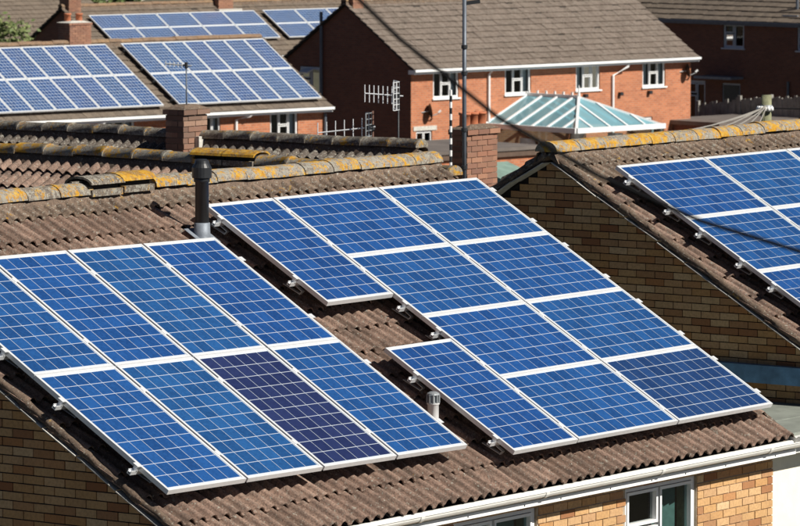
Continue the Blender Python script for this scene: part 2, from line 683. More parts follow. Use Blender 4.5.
def brick_face(wall, O, ax, nrm, a0, a1, z0, z1, inside, holes, own, mat, limit=300):
    """bricks one by one on a plane: O base point, ax along, nrm outwards; own(a, z) -> built as an object of its own"""
    ax, nrm = Vector(ax), Vector(nrm)
    up = Vector((0, 0, 1))
    cand, rest = [], MB()
    nz0, nz1 = int(math.floor(z0 / .075)), int(math.ceil(z1 / .075))
    for k in range(nz0, nz1):
        zc = k * .075 + .0375
        off = .1125 if k % 2 else 0
        a = a0 - off
        while a < a1:
            lo, hi = max(a, a0), min(a + .225, a1)
            segs = [(lo, hi)]
            for h in holes:
                if h[2] < zc < h[3]:
                    ns = []
                    for (l, r) in segs:
                        if h[1] <= l or h[0] >= r:
                            ns.append((l, r))
                        else:
                            if h[0] > l:
                                ns.append((l, h[0]))
                            if h[1] < r:
                                ns.append((h[1], r))
                    segs = ns
            for (l, r) in segs:
                if r - l > .05 and inside((l + r) / 2, zc):
                    cand.append(((l + r) / 2, zc, r - l))
            a += .225
    owned = [c for c in cand if own(c[0], c[1])][:limit]
    oset = set(owned)
    M0 = axes(ax, -nrm, up, (0, 0, 0))
    for c in cand:
        p = Vector(O) + ax * c[0] + up * c[1] + nrm * rnd.gauss(0, .0012)
        if c in oset:
            me = brick_mesh(mat, round((c[2] - .011) / .214, 2))
            ob('brick', me, wall, Matrix.Translation(p) @ M0 @ Matrix.Rotation(rnd.gauss(0, .004), 4, 'Y'))
        else:
            l = (c[2] - .011) / 2
            q = nrm * .012
            vs = [p + ax * (sx * l) + up * (sz * .0325) + q * e for e in (1, -1) for sx, sz in ((-1, -1), (1, -1), (1, 1), (-1, 1))]
            rest.add(vs, [(0, 1, 2, 3), (0, 4, 5, 1), (1, 5, 6, 2), (2, 6, 7, 3), (3, 7, 4, 0)])
    if rest.v:
        tag(ob('brick', rest.mesh('brick', mat), wall), kind='stuff')


def window(parent, P, l, r, b, t_, depth, panes, frame='white_plastic', curtain=None, fw=.055, name='window', sill=True, open_top=False):
    """a uPVC window: frame, panes, sill. panes: list of (l, r, b, t) in 0..1"""
    w, h = r - l, t_ - b
    fr = MB()

    def bx(x0, x1, z0, z1, d0, d1):
        pts = [P(x, z, d) for d in (d0, d1) for x, z in ((x0, z0), (x1, z0), (x1, z1), (x0, z1))]
        fr.add(pts, [(0, 1, 2, 3), (7, 6, 5, 4), (0, 4, 5, 1), (1, 5, 6, 2), (2, 6, 7, 3), (3, 7, 4, 0)])
    g = .004
    bx(l + g, r - g, b + g, b + fw, depth - .05, depth + .02)
    bx(l + g, r - g, t_ - fw, t_ - g, depth - .05, depth + .02)
    bx(l + g, l + fw, b + fw, t_ - fw, depth - .05, depth + .02)
    bx(r - fw, r - g, b + fw, t_ - fw, depth - .05, depth + .02)
    for (pl, pr, pb, pt) in panes:
        x0, x1, z0, z1 = l + w * pl, l + w * pr, b + h * pb, b + h * pt
        e = fw * .5
        for (u0, u1, v0, v1) in ((x0, x1, z0, z0 + e), (x0, x1, z1 - e, z1), (x0, x0 + e, z0 + e, z1 - e), (x1 - e, x1, z0 + e, z1 - e)):
            bx(u0, u1, v0, v1, depth - .065, depth + .005)
    win = ob(name, fr.mesh(name, frame), parent)
    for (pl, pr, pb, pt) in panes:
        x0, x1, z0, z1 = l + w * pl + .01, l + w * pr - .01, b + h * pb + .01, b + h * pt - .01
        gm = MB().quad(P(x0, z0, depth - .02), P(x1, z0, depth - .02), P(x1, z1, depth - .02), P(x0, z1, depth - .02))
        ob('pane', gm.mesh('pane', 'glass'), win)
    if sill:
        sm = MB()
        pts = [P(x, z, d) for d in (-.06, depth) for x, z in ((l - .05, b - .05), (r + .05, b - .05), (r + .05, b + .001), (l - .05, b + .001))]
        sm.add(pts, [(0, 1, 2, 3), (7, 6, 5, 4), (0, 4, 5, 1), (1, 5, 6, 2), (2, 6, 7, 3), (3, 7, 4, 0)])
        ob('sill', sm.mesh('sill', 'white_plastic' if frame == 'white_plastic' else frame), win)
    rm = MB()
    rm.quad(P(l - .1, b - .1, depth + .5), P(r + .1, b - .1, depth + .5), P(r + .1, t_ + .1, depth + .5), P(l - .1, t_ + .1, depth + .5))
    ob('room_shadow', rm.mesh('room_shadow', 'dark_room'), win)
    for (cl, cr, cm) in (curtain or ()):
        cmb = MB()
        k = max(3, int((cr - cl) * w / .045))
        vs, fs = [], []
        for i in range(k + 1):
            x = l + w * (cl + (cr - cl) * i / k)
            d = depth + .10 + (.02 if i % 2 else -.02)
            vs += [P(x, b + .01, d), P(x, t_ - .01, d)]
        fs = [(2 * i, 2 * i + 2, 2 * i + 3, 2 * i + 1) for i in range(k)]
        cmb.add(vs, fs)
        ob('curtain', cmb.mesh('curtain', cm, True), win)
    return win


# ------------------------------------------------------------------ the ground
def ground_z(x, y):
    d = (Vector((x, y, 0)) - Vector((CAM.x, CAM.y, 0))).dot(Vector((FWD.x, FWD.y, 0)).normalized())
    k = min(1, max(0, (d - 62) / 60))
    return -2.7 * k * k * (3 - 2 * k)


xs = np.concatenate([np.linspace(-3000, -200, 8), np.linspace(-150, 300, 76), np.linspace(400, 4000, 10)])
ys = np.concatenate([np.linspace(-3000, -200, 8), np.linspace(-150, 300, 76), np.linspace(400, 4000, 10)])
gv = [(x, y, ground_z(x, y)) for y in ys for x in xs]
nx = len(xs)
gf = [(j * nx + i, j * nx + i + 1, (j + 1) * nx + i + 1, (j + 1) * nx + i) for j in range(len(ys) - 1) for i in range(nx - 1)]
tag(ob('ground', raw_mesh('ground', gv, gf, 'ground', True)), kind='structure')

# ------------------------------------------------------------------ terrace roof geometry
VV = Vector((0, -.865174, -.501472))      # down the slope
NN = Vector((0, -.501472, .865174))       # out of the slope
RZ, EZ, HD = 7.477, 5.018, 4.243              # ridge height, eave height, half depth
SLOPE = math.hypot(HD, RZ - EZ)
NROW = 14


def terrace_shell(root, L, x0):
    """plain inner body of the roof: the boarded underlay below the tiles; local x from x0 to L"""
    mb = MB()
    mb.prism([(x0, -HD + .06, EZ - .07), (x0, HD - .06, EZ - .07), (x0, 0, RZ - .08)], (L - x0, 0, 0))
    return ob('roof', mb.mesh('roof', 'underlay'), root)


def verge(roof, x, sgn, side=-1):
    """mortar and undercloak along a verge at local x; sgn -1 = left end"""
    vs, fs = [], []
    n = 60
    for i in range(n + 1):
        v = SLOPE * i / n + .02
        c = Vector((x, 0, RZ)) + VV * v if side < 0 else Vector((x, 0, RZ)) + Vector((0, -VV.y, VV.z)) * v
        nn = NN if side < 0 else Vector((0, -NN.y, NN.z))
        j = lambda s: rnd.gauss(0, s)
        for a, b in ((.03, .03), (-.012, .022), (-.018, -.03), (.02, -.05), (.17, -.05)):
            vs.append(c + Vector((-sgn * a * -1 if False else a * -sgn, 0, 0)) + nn * (b + j(.006)) + Vector((j(.006), 0, 0)))
    for i in range(n):
        for k in range(4):
            fs.append((i * 5 + k, i * 5 + k + 1, (i + 1) * 5 + k + 1, (i + 1) * 5 + k))
    ob('verge_mortar', MB().add(vs, fs).mesh('verge_mortar', 'mortar_verge', True), roof)
    m = MB()
    v = .1
    nn = NN if side < 0 else Vector((0, -NN.y, NN.z))
    vd = VV if side < 0 else Vector((0, -VV.y, VV.z))
    while v < SLOPE - .1:
        l = rnd.uniform(.28, .62)
        c0 = Vector((x - sgn * .05, 0, RZ)) + vd * v + nn * (-.062 + rnd.gauss(0, .006))
        c1 = Vector((x - sgn * .05, 0, RZ)) + vd * (v + l - .012) + nn * (-.062 + rnd.gauss(0, .006))
        m.bar(c0, c1, .16 + rnd.gauss(0, .008), .008, nn)
        v += l
    ob('undercloak', m.mesh('undercloak', 'cement'), roof)


def slope_frame(side):
    """eave origin helper: (ux, uy) for the slope facing -Y (side -1) or +Y (side 1); local x grows along ux for side -1"""
    if side < 0:
        return Vector((1, 0, 0)), -VV
    return Vector((-1, 0, 0)), Vector((0, VV.y, -VV.z))


def eave_pt(x, side, drop=0.0):
    return Vector((x, side * HD, EZ)) + (VV if side < 0 else Vector((0, -VV.y, VV.z))) * drop


# ------------------------------------------------------------------ solar panels
PW, PL = .99, 1.64
FRW, FRD = .026, .042


def panel_frame_mesh(w, l, mat='aluminium', fw=FRW, fd=FRD):
    m = MB()
    m.box(-w / 2, -l / 2, -fd, w / 2, -l / 2 + fw, 0)
    m.box(-w / 2, l / 2 - fw, -fd, w / 2, l / 2, 0)
    m.box(-w / 2, -l / 2 + fw, -fd, -w / 2 + fw, l / 2 - fw, 0)
    m.box(w / 2 - fw, -l / 2 + fw, -fd, w / 2, l / 2 - fw, 0)
    return m.mesh('frame', mat)


def panel_sheet_mesh(w, l, fw=FRW):
    return MB().box(-w / 2 + fw - .002, -l / 2 + fw - .002, -.012, w / 2 - fw + .002, l / 2 - fw + .002, -.005).mesh('backsheet', 'backsheet')


def cells_mesh(w, l, nx, ny, mat, fw, gap):
    m = MB()
    px, py = (w - 2 * fw - .012) / nx, (l - 2 * fw - .03) / ny
    for i in range(nx):
        for j in range(ny):
            x, y = (i + .5 - nx / 2) * px, (j + .5 - ny / 2) * py
            m.box(x - px / 2 + gap, y - py / 2 + gap, -.006, x + px / 2 - gap, y + py / 2 - gap, -.0035)
    return m.mesh('cell', mat)


F_ME = panel_frame_mesh(PW, PL)
S_ME = panel_sheet_mesh(PW, PL)
CX, CY = (PW - 2 * FRW - .010) / 6, (PL - 2 * FRW - .026) / 10
CG = .0036
CELL_ME = {k: MB().box(-CX / 2 + CG, -CY / 2 + CG, -.0015, CX / 2 - CG, CY / 2 - CG, .001).mesh('cell', k) for k in ('solar_cell', 'solar_cell_navy')}
CELLS_JOIN = cells_mesh(PW, PL, 6, 10, 'solar_cell', FRW, CG)


def near_panel(M, label, group, mat='solar_cell', tint=(1, 1, 1), single=True):
    o = ob('solar_panel', None, None, M)
    tag(o, label, 'solar panel', group)
    ob('frame', F_ME, o)
    ob('backsheet', S_ME, o)
    if single:
        for i in range(6):
            for j in range(10):
                c = ob('cell', CELL_ME[mat], o, Matrix.Translation(((i - 2.5) * CX, (j - 4.5) * CY, -.0045)))
                c.color = (*tint, 1)
    else:
        c = tag(ob('cell', CELLS_JOIN, o), kind='stuff')
        c.color = (*tint, 1)
    return o


PANEL_O = Vector((0, -.909, 7.152))       # panel plane origin (upper left corner of the gable-side array)
XA = Vector((1, 0, 0))


def panel_M(u, v, rot=0.0, land=False, sx=1.0, sy=1.0, O=PANEL_O):
    """centre at (u, v) on the panel plane"""
    e1 = XA * math.cos(rot) + VV * math.sin(rot)
    e2 = -(XA * -math.sin(rot) + VV * math.cos(rot))
    p = O + XA * u + VV * v
    if land:
        e1, e2 = e2, -e1
    return axes(e1, e2, NN, p) @ Matrix.Diagonal((sx, sy, 1, 1))


ORD = ['first', 'second', 'third', 'fourth', 'fifth', 'sixth', 'seventh', 'eighth', 'ninth', 'tenth', 'eleventh', 'twelfth', 'thirteenth', 'fourteenth']
ROTA = .0213
PANEL_RECTS = []      # (u0, u1, v0, v1) on the panel plane, for the tiles below
for j in range(2):
    for i in range(4):
        uc, vc = i * 1.01 + .5, j * 1.658 + .828
        u = uc * math.cos(ROTA) - vc * math.sin(ROTA)
        v = uc * math.sin(ROTA) + vc * math.cos(ROTA)
        dark = (j == 1 and i == 2)
        tint = [1.0, .93, 1.06, .90, .96, 1.08, 1.0, .98][j * 4 + i]
        lab = '%s upright solar panel, %s row, %s column from the shaded brick gable' % ('dark navy' if dark else 'blue', ('upper', 'lower')[j], ORD[i])
        near_panel(panel_M(u, v, ROTA, sx=.994, sy=1.008), lab, 'upright panels of the gable-side array', 'solar_cell_navy' if dark else 'solar_cell', (tint, tint, 1.0))
PANEL_RECTS.append((0, 4.0, .05, 3.33))
BU, BV = 4.435, -.417
for (vc, nm) in ((.815, 'top of the roof beside the black vent pipe'), (4.0 - .815, 'eave end beside the small white flue')):
    near_panel(panel_M(BU + .5, BV + vc, 0, sy=.994), 'single upright blue solar panel at the ' + nm, 'upright panels left of the sideways ones', tint=(.88, .85, .95))
    PANEL_RECTS.append((BU, BU + 1.0, BV + vc - .815, BV + vc + .815))
for r in range(4):
    for c in range(2):
        dark = (r == 3 and c == 1)
        lab = '%ssideways solar panel, %s row down from the ridge, column %s' % ('dark blue ' if dark else 'blue ', ORD[r], ('next to the upright panels', 'along the right verge')[c])
        tint = .92 + .1 * ((r * 2 + c * 3) % 4) / 3
        tn = (.95, .62, .62) if dark else (tint, tint, 1)
        near_panel(panel_M(BU + 1.01 + c * 1.6456 + .818, BV + r * 1.0 + .497, 0, True, 1.006, .992), lab, 'sideways panels on the front roof', tint=tn)
PANEL_RECTS.append((BU + 1.0, BU + 1.01 + 2 * 1.6456, BV, BV + 4.0))
O2 = Vector((11.09, -.63, 7.35))
for r in range(4):
    for c in range(3):
        lab = 'sideways neighbour roof panel, %s row from the ridge, %s column from its gable' % (ORD[r], ORD[c])
        tint = .92 + .12 * ((r * 2 + c * 3) % 4) / 3
        near_panel(panel_M(c * 1.66 + .825, r * .993 + .495, 0, True, 1.0, 1.002, O2), lab, 'sideways panels on the neighbour roof', tint=(tint, tint, 1), single=(r + c < 3))


def mount_rail(O, u0, u1, v, label, hooks, clamps, group='mounting rails under the panels', rot=0.0):
    e1 = XA * math.cos(rot) + VV * math.sin(rot)
    e2 = XA * -math.sin(rot) + VV * math.cos(rot)

    def Q(u, vv, n):
        return O + e1 * u + e2 * vv + NN * n
    root = thing('mounting_rail', label, 'rail', Q(u0, v, -.14), 0, group)
    inv = Matrix.Translation(-Q(u0, v, -.14))
    m = MB()
    for dv, h in ((-.016, -.064), (.016, -.064)):
        m.bar(Q(u0, v + dv, h), Q(u1, v + dv, h), .008, .038, NN)
    m.bar(Q(u0 + .003, v, -.080), Q(u1 - .003, v, -.080), .036, .006, NN)
    m.bar(Q(u0 + .003, v, -.062), Q(u1 - .003, v, -.062), .036, .005, NN)
    ob('rail_bar', m.mesh('rail_bar', 'aluminium'), root, inv)
    for h in hooks:
        m = MB()
        m.bar(Q(h, v + .01, -.088), Q(h, v + .10, -.093), .035, .007, NN)
        m.bar(Q(h, v + .10, -.092), Q(h, v + .085, -.135), .035, .007, e2)
        m.bar(Q(h, v + .085, -.128), Q(h, v - .12, -.150), .035, .006, NN)
        ob('roof_hook', m.mesh('roof_hook', 'galvanised'), root, inv)
    for c in clamps:
        m = MB()
        end = c in (clamps[0], clamps[-1])
        m.bar(Q(c, v - .03, .002 if not end else .001), Q(c, v + .03, .002 if not end else .001), .045, .006, NN)
        m.bar(Q(c, v - .02, -.03), Q(c, v + .02, -.03), .016, .06, NN)
        ob('clamp', m.mesh('clamp', 'aluminium'), root, inv)


cl = [-.012] + [i * 1.01 - .005 for i in range(1, 4)] + [4.042]
for j in range(2):
    for k, dv in enumerate((.36, 1.29)):
        mount_rail(PANEL_O, -.075, 4.07, j * 1.658 + dv, 'aluminium rail under the %s half of the %s row of upright panels' % (('upper', 'lower')[k], ('upper', 'lower')[j]),
                   [.15, 1.1, 2.1, 3.1, 3.9], cl, rot=ROTA)
OB = PANEL_O + XA * BU + VV * BV
for k, v in enumerate((.22, .78, 1.22, 1.78, 2.22, 2.78, 3.22, 3.78)):
    row = k // 2
    full = row in (0,) or row == 3
    u0 = -.075 if k in (0, 2, 4, 5, 7) and k not in (2, 4) else .93
    if k == 2:
        u0 = -.075
    c = [(-.012 if u0 < 0 else 1.0)] + ([1.0] if u0 < 0 else []) + [1.01 + 1.6456 - .005, 1.01 + 2 * 1.6456 + .004]
    mount_rail(OB, u0, 1.01 + 2 * 1.6456 + .05, v, 'aluminium rail under the %s edge of the %s sideways row from the ridge' % (('upper', 'lower')[k % 2], ORD[row]),
               [u0 + .12, 1.5, 2.3, 3.1, 3.9], c)
for k, v in enumerate((.22, .78, 1.22, 1.78, 2.22, 2.78, 3.22, 3.78)):
    c = [-.012] + [1.66 * i - .005 for i in range(1, 3)] + [4.975]
    mount_rail(O2, -.075, 5.03, v, 'aluminium rail under the %s edge of the %s panel row on the neighbour roof' % (('upper', 'lower')[k % 2], ORD[k // 2]),
               [.12, 1.2, 2.4, 3.6, 4.7], c, 'mounting rails on the neighbour roof')

# ------------------------------------------------------------------ front house
house = thing('terraced_house', 'buff brick house in front whose brown tiled roof carries upright and sideways solar panels', 'house', (.06, .11, 0))
XL, XR = -.16, 8.84
roof = terrace_shell(house, XR - .06, .0)
NC = round((XR - XL) / TW)


def hid_by_panel(u, v):
    """is the roof point (u, v) behind a panel as seen from the valley side"""
    for (a, b, c, d) in PANEL_RECTS:
        if a + .10 < u - .45 < b - .25 and c + .10 < v + .26 < d - .05:
            return True
    return False


def main_vis(c, r):
    u = XL + .06 + c * TW + .16
    # panel-plane v of the tile centre: eave is v = 4.05
    v = 3.86 - (r * GAUGE + .18)
    return not hid_by_panel(u, v)


ux, uy = slope_frame(-1)
tile_slope(roof, eave_pt(XL, -1, .0), ux, uy, NC, NROW, main_vis, 'roof_tile', hidden=lambda c, r: r * GAUGE > SLOPE - .12,
           mat2='roof_tile_lichen', rows2=(13,))
ux, uy = slope_frame(1)
tile_slope(roof, eave_pt(XR, 1, .0), ux, uy, NC, NROW, None, 'roof_tile', hidden=lambda c, r: r * GAUGE > SLOPE - .12)
NR = 20
ridge_line(roof, (XL - .02, 0, RZ + .02), (1, 0, 0), NR, lambda i: 'ridge_tile' if i > 8 or i in (3, 4) else ('ridge_tile' if i % 2 else 'ridge_tile_grey'), skip=(8, 9), z=0)
vent_ridge(roof, (XL + 8 * .45 - .06, 0, RZ + .05), (1, 0, 0), .43, 'ridge_tile_grey')
vent_ridge(roof, (XL + 9 * .45 - .06, 0, RZ + .06), (1, 0, 0), .43, 'ridge_tile_orange')
verge(roof, XL + .02, -1)
verge(roof, XR - .01, 1)
FY = -4.05

W1 = (3.55, 4.82, 3.46, 4.82)
W2 = (6.23, 7.43, 3.46, 4.82)
wm = MB()
Pm = lambda a, z, d: (a, FY + d, z)
grid_wall(wm, Pm, 0.012, 8.748, 0, 4.89, [W1, W2, (1.0, 2.2, 3.46, 4.82)], .22)
wall = ob('front_wall', wm.mesh('front_wall', 'mortar'), house)
brick_face(wall, (0, FY, 0), (1, 0, 0), (0, -1, 0), .0, 8.76, 0, 4.87, lambda a, z: True, [W1, W2, (1.0, 2.2, 3.46, 4.82)],
           lambda a, z: z > 4.02 and a > 3.3, 'buff_brick')
wm = MB()
wm.prism([(.012, FY + .01, 0), (.012, -FY - .01, 0), (.012, -FY - .01, 5.05), (.012, 0, RZ - .12), (.012, FY + .01, 5.05)], (.2, 0, 0))
gable = ob('gable_wall', wm.mesh('gable_wall', 'mortar'), house)
slope_top = lambda y: RZ - .10 - abs(y) * (RZ - EZ) / HD
brick_face(gable, (0, 0, 0), (0, -1, 0), (-1, 0, 0), -4.05, 4.05, 0, 7.4, lambda a, z: z < slope_top(a) + .02, [],
           lambda a, z: a > .9 and z > 4.05 and z < slope_top(a), 'buff_brick')
wm = MB()
wm.prism([(8.44, FY + .01, 0), (8.44, -FY - .01, 0), (8.44, -FY - .01, 5.0), (8.44, 0, RZ - .12), (8.44, FY + .01, 5.0)], (.30, 0, 0))
wm.box(.212, -FY - .2, 0, 8.44, -FY, 4.9)
ob('rear_wall', wm.mesh('rear_wall', 'far_brick_dark', uv=True), house)
three = [(.045, .46, .045, .60), (.045, .46, .63, .955), (.49, .955, .045, .955)]
window(house, Pm, *W2, .075, [(.045, .47, .05, .70), (.045, .47, .72, .955), (.50, .955, .05, .955)], curtain=[(.56, .93, 'curtain_green'), (.06, .14, 'curtain_white')])
window(house, Pm, *W1, .075, [(.045, .47, .05, .70), (.045, .47, .72, .955), (.50, .955, .05, .955)], curtain=[(.60, .93, 'curtain_green'), (.06, .2, 'curtain_green')])
window(house, Pm, 1.0, 2.2, 3.46, 4.82, .075, [(.045, .47, .05, .955), (.50, .955, .05, .955)], curtain=[(.06, .3, 'curtain_white')])


def gutter(root, x0, x1):
    n = 8
    gy, gz, r = -4.30, 4.995, .058
    vs, fs = [], []
    for x in (x0, x1):
        for rr in (r, r - .005):
            for i in range(n + 1):
                a = math.pi + math.pi * i / n
                vs.append((x, gy + math.cos(a) * rr, gz + math.sin(a) * rr))
    m = n + 1
    for i in range(n):
        fs += [(i, i + 1, 2 * m + i + 1, 2 * m + i), (m + i, 3 * m + i, 3 * m + i + 1, m + i + 1)]
        fs += [(i, m + i, m + i + 1, i + 1), (2 * m + i, 2 * m + i + 1, 3 * m + i + 1, 3 * m + i)]
    fs += [(0, 2 * m, 3 * m, m), (n, m + n, 3 * m + n, 2 * m + n)]
    mb = MB().add(vs, fs)
    mb.tube([(x0, gy - r, gz), (x1, gy - r, gz)], .006, 6)
    g = ob('gutter', mb.mesh('gutter', 'gutter_plastic'), root)
    x = x0 + .9
    while x < x1:
        vs, fs = [], []
        for xx in (x, x + .05):
            for i in range(n + 1):
                a = math.pi + math.pi * i / n
                vs.append((xx, gy + math.cos(a) * (r + .006), gz + math.sin(a) * (r + .006)))
        fs = [(i, i + 1, m + i + 1, m + i) for i in range(n)]
        ob('gutter_bracket', MB().add(vs, fs).mesh('gutter_bracket', 'gutter_plastic'), g)
        x += 1.86
    f = MB()
    f.box(x0, -4.238, 4.922, x1, -4.215, 5.0)
    fa = ob('fascia', f.mesh('fascia', 'gutter_plastic'), root)
    f = MB()
    f.box(x0, -4.275, 4.872, x1, -4.215, 4.920)
    ob('fascia_trim', f.mesh('fascia_trim', 'white_plastic'), fa)
    f = MB()
    f.box(x0, -4.214, 4.882, x1, FY + .02, 4.90)
    ob('soffit', f.mesh('soffit', 'white_plastic'), root)
    f = MB()
    x = x0 + .6
    while x < x1:
        f.box(x, -4.279, 4.888, x + .012, -4.26, 4.90)
        x += rnd.uniform(.5, .9)
    if f.v:
        ob('fascia_nail', f.mesh('fascia_nail', 'dark_metal'), fa)


gutter(house, -.10, 8.82)

# vent pipe, flue
VPT = (4.25 - .06, -.66 - .11, 7.08)
vp = ob('vent_pipe', MB().lathe([(.063, -.25), (.063, .50), (.074, .505), (.074, .54), (.063, .545)], VPT, 20).mesh('vent_pipe', 'black_plastic', True), house)
ob('vent_cap', MB().lathe([(.070, .535), (.088, .54), (.090, .545), (.090, .635), (.084, .645), (.070, .668), (.068, .675), (.064, .695), (.045, .71), (0, .714)], VPT, 20).mesh('vent_cap', 'black_plastic'), vp)
ob('flashing_sleeve', MB().lathe([(.10, -.06), (.076, .02), (.073, .13), (.064, .132)], VPT, 20).mesh('flashing_sleeve', 'lead', True), vp)
m = MB()
m.bar(Vector(VPT) + VV * -.13 + NN * .012, Vector(VPT) + VV * .12 + NN * .012, .27, .006, NN)
ob('lead_slate', m.mesh('lead_slate', 'lead'), vp)
fl_p = PANEL_O + XA * 4.27 + VV * 2.82 - NN * .2 - Vector((.06, .11, 0))
fl = ob('flue', MB().lathe([(.05, -.1), (.05, .16), (.058, .165), (.058, .175)], fl_p, 16).mesh('flue', 'white_plastic', True), house)
fm = MB().lathe([(.058, .175), (.058, .182), (.046, .183), (.046, .245), (.058, .246), (.055, .262), (.03, .275), (0, .278)], fl_p, 16)
for k in range(10):
    a = 2 * math.pi * k / 10
    fm.box(fl_p[0] + math.cos(a) * .055 - .006, fl_p[1] + math.sin(a) * .055 - .006, fl_p[2] + .18, fl_p[0] + math.cos(a) * .055 + .006, fl_p[1] + math.sin(a) * .055 + .006, fl_p[2] + .25)
ob('flue_terminal', fm.mesh('flue_terminal', 'galvanised'), fl)

# ------------------------------------------------------------------ link building between the two houses
link = thing('link_building', 'low flat roofed link with cream rendered front between the two tiled houses', 'building', (8.83, .11, 0))
lm = MB().box(.014, FY + .02, 0, 2.14, 3.6, 4.90)
ob('wall', lm.mesh('wall', 'cream_render'), link)
lm = MB().box(.02, -4.2, 4.98, 2.13, 3.9, 5.06)
for y in np.arange(-3.6, 3.6, .9):
    lm.box(.02, y, 5.06, 2.13, y + .05, 5.068)
ob('flat_roof', lm.mesh('flat_roof', 'flat_roof_felt'), link)
lm = MB().box(2.03, -4.2, 5.25, 2.135, 3.6, 5.43)
ob('lead_upstand', lm.mesh('lead_upstand', 'lead_sky_tint'), link)
lm = MB().box(.06, -4.26, 4.875, 2.0, -4.205, 5.03)
ob('fascia', lm.mesh('fascia', 'gutter_plastic'), link)
lm = MB().tube([(.06, -4.31, 4.99), (2.0, -4.31, 4.99)], .05, 10)
ob('gutter', lm.mesh('gutter', 'gutter_plastic'), link)

# ------------------------------------------------------------------ neighbour house
X2 = 10.82
house2 = thing('terraced_house', 'neighbouring brick house with shaded gable and orange lichened ridge under sideways panels', 'house', (X2, .05, 0))
L2 = 9.0
roof2 = terrace_shell(house2, L2, .16)
NC2 = round(L2 / TW)


def vis2(c, r):
    return (r >= 10 and c < 18) or (c < 2 and r > 1)


ux, uy = slope_frame(-1)
tile_slope(roof2, eave_pt(0, -1, .0), ux, uy, NC2, NROW, vis2, 'roof_tile', hidden=lambda c, r: r * GAUGE > SLOPE - .12,
           mat2='roof_tile_lichen', rows2=(12, 13))
ux, uy = slope_frame(1)
tile_slope(roof2, eave_pt(L2, 1, .0), ux, uy, NC2, NROW, lambda c, r: c >= NC2 - 1 and r > 6, 'old_tile', hidden=lambda c, r: r * GAUGE > SLOPE - .12)
ridge_line(roof2, (-.02, 0, RZ + .015), (1, 0, 0), 20, ('ridge_tile_yellow', 'ridge_tile_yellow', 'ridge_tile'), z=0)
verge(roof2, .02, -1)
verge(roof2, .02, -1, 1)
wm = MB()
wm.prism([(.172, FY + .01, 0), (.172, -FY - .01, 0), (.172, -FY - .01, 5.05), (.172, 0, RZ - .12), (.172, FY + .01, 5.05)], (.2, 0, 0))
gable2 = ob('gable_wall', wm.mesh('gable_wall', 'mortar'), house2)
brick_face(gable2, (.16, 0, 0), (0, -1, 0), (-1, 0, 0), -4.05, 4.05, 0, 7.4, lambda a, z: z < slope_top(a) + .02, [],
           lambda a, z: -1.2 < a < 3.6 and z > 5.42 and z > 6.9 - (a + 1.2) * .62, 'buff_brick')
wm = MB()
wm.box(.374, FY, 0, L2, FY + .2, 4.9)
wm.box(.374, -FY - .2, 0, L2, -FY, 4.76)
wm.box(L2 - .2, FY + .2, 0, L2, -FY - .2, 4.95)
ob('outer_wall', wm.mesh('outer_wall', 'far_brick_dark', uv=True), house2)
gutter(house2, .05, L2)


# ------------------------------------------------------------------ chimney
def chimney(parent, x, y, z0, z1, wx, wy, mat, mort, corbel=2, pots=(), pot_h=.3, cap='cement', pot_r=.11, own=True, name='chimney'):
    core = ob(name, MB().box(x - wx / 2 + .014, y - wy / 2 + .014, z0, x + wx / 2 - .014, y + wy / 2 - .014, z1 - .002).mesh(name, mort), parent)
    n = int((z1 - z0) / .075)
    jm = MB()
    for k in range(n):
        top = n - 1 - k
        e = .028 * (corbel - top) if top < corbel else 0
        z = z1 - (top + 1) * .075
        X0, X1, Y0, Y1 = x - wx / 2 - e, x + wx / 2 + e, y - wy / 2 - e, y + wy / 2 + e
        b = .1
        spans = []
        if k % 2:
            sides = [('x', Y0, X0, X1), ('x', Y1 - b, X0, X1), ('y', X0, Y0 + b, Y1 - b), ('y', X1 - b, Y0 + b, Y1 - b)]
        else:
            sides = [('y', X0, Y0, Y1), ('y', X1 - b, Y0, Y1), ('x', Y0, X0 + b, X1 - b), ('x', Y1 - b, X0 + b, X1 - b)]
        for d, f0, a0, a1 in sides:
            q = max(1, round((a1 - a0) / .225))
            for i in range(q):
                s0, s1 = a0 + (a1 - a0) * i / q + .005, a0 + (a1 - a0) * (i + 1) / q - .005
                j = rnd.gauss(0, .002)
                bxs = (s0, f0 + j, s1, f0 + b + j) if d == 'x' else (f0 + j, s0, f0 + b + j, s1)
                m = MB().box(bxs[0], bxs[1], z + .005, bxs[2], bxs[3], z + .07)
                if own:
                    ob('brick', m.mesh('brick', mat), core)
                else:
                    jm.add(m.v, m.f)
    if jm.v:
        tag(ob('brick', jm.mesh('brick', mat), core), kind='stuff')
    vs = []
    e = .03 * corbel
    cm = MB()
    cm.add([(x - wx / 2 - e, y - wy / 2 - e, z1), (x + wx / 2 + e, y - wy / 2 - e, z1), (x + wx / 2 + e, y + wy / 2 + e, z1), (x - wx / 2 - e, y + wy / 2 + e, z1),
            (x - wx / 4, y - wy / 4, z1 + .06), (x + wx / 4, y - wy / 4, z1 + .06), (x + wx / 4, y + wy / 4, z1 + .06), (x - wx / 4, y + wy / 4, z1 + .06)],
           [(0, 1, 5, 4), (1, 2, 6, 5), (2, 3, 7, 6), (3, 0, 4, 7), (4, 5, 6, 7)])
    ob('flaunching', cm.mesh('flaunching', cap), core)
    for (px, py) in pots:
        pm = MB().lathe([(pot_r, 0), (pot_r * .95, pot_h * .8), (pot_r * 1.12, pot_h * .82), (pot_r * 1.12, pot_h), (pot_r * .8, pot_h), (pot_r * .8, pot_h * .5)], (x + px, y + py, z1 + .03), 14)
        ob('pot', pm.mesh('pot', 'terracotta', True), core)
    return core


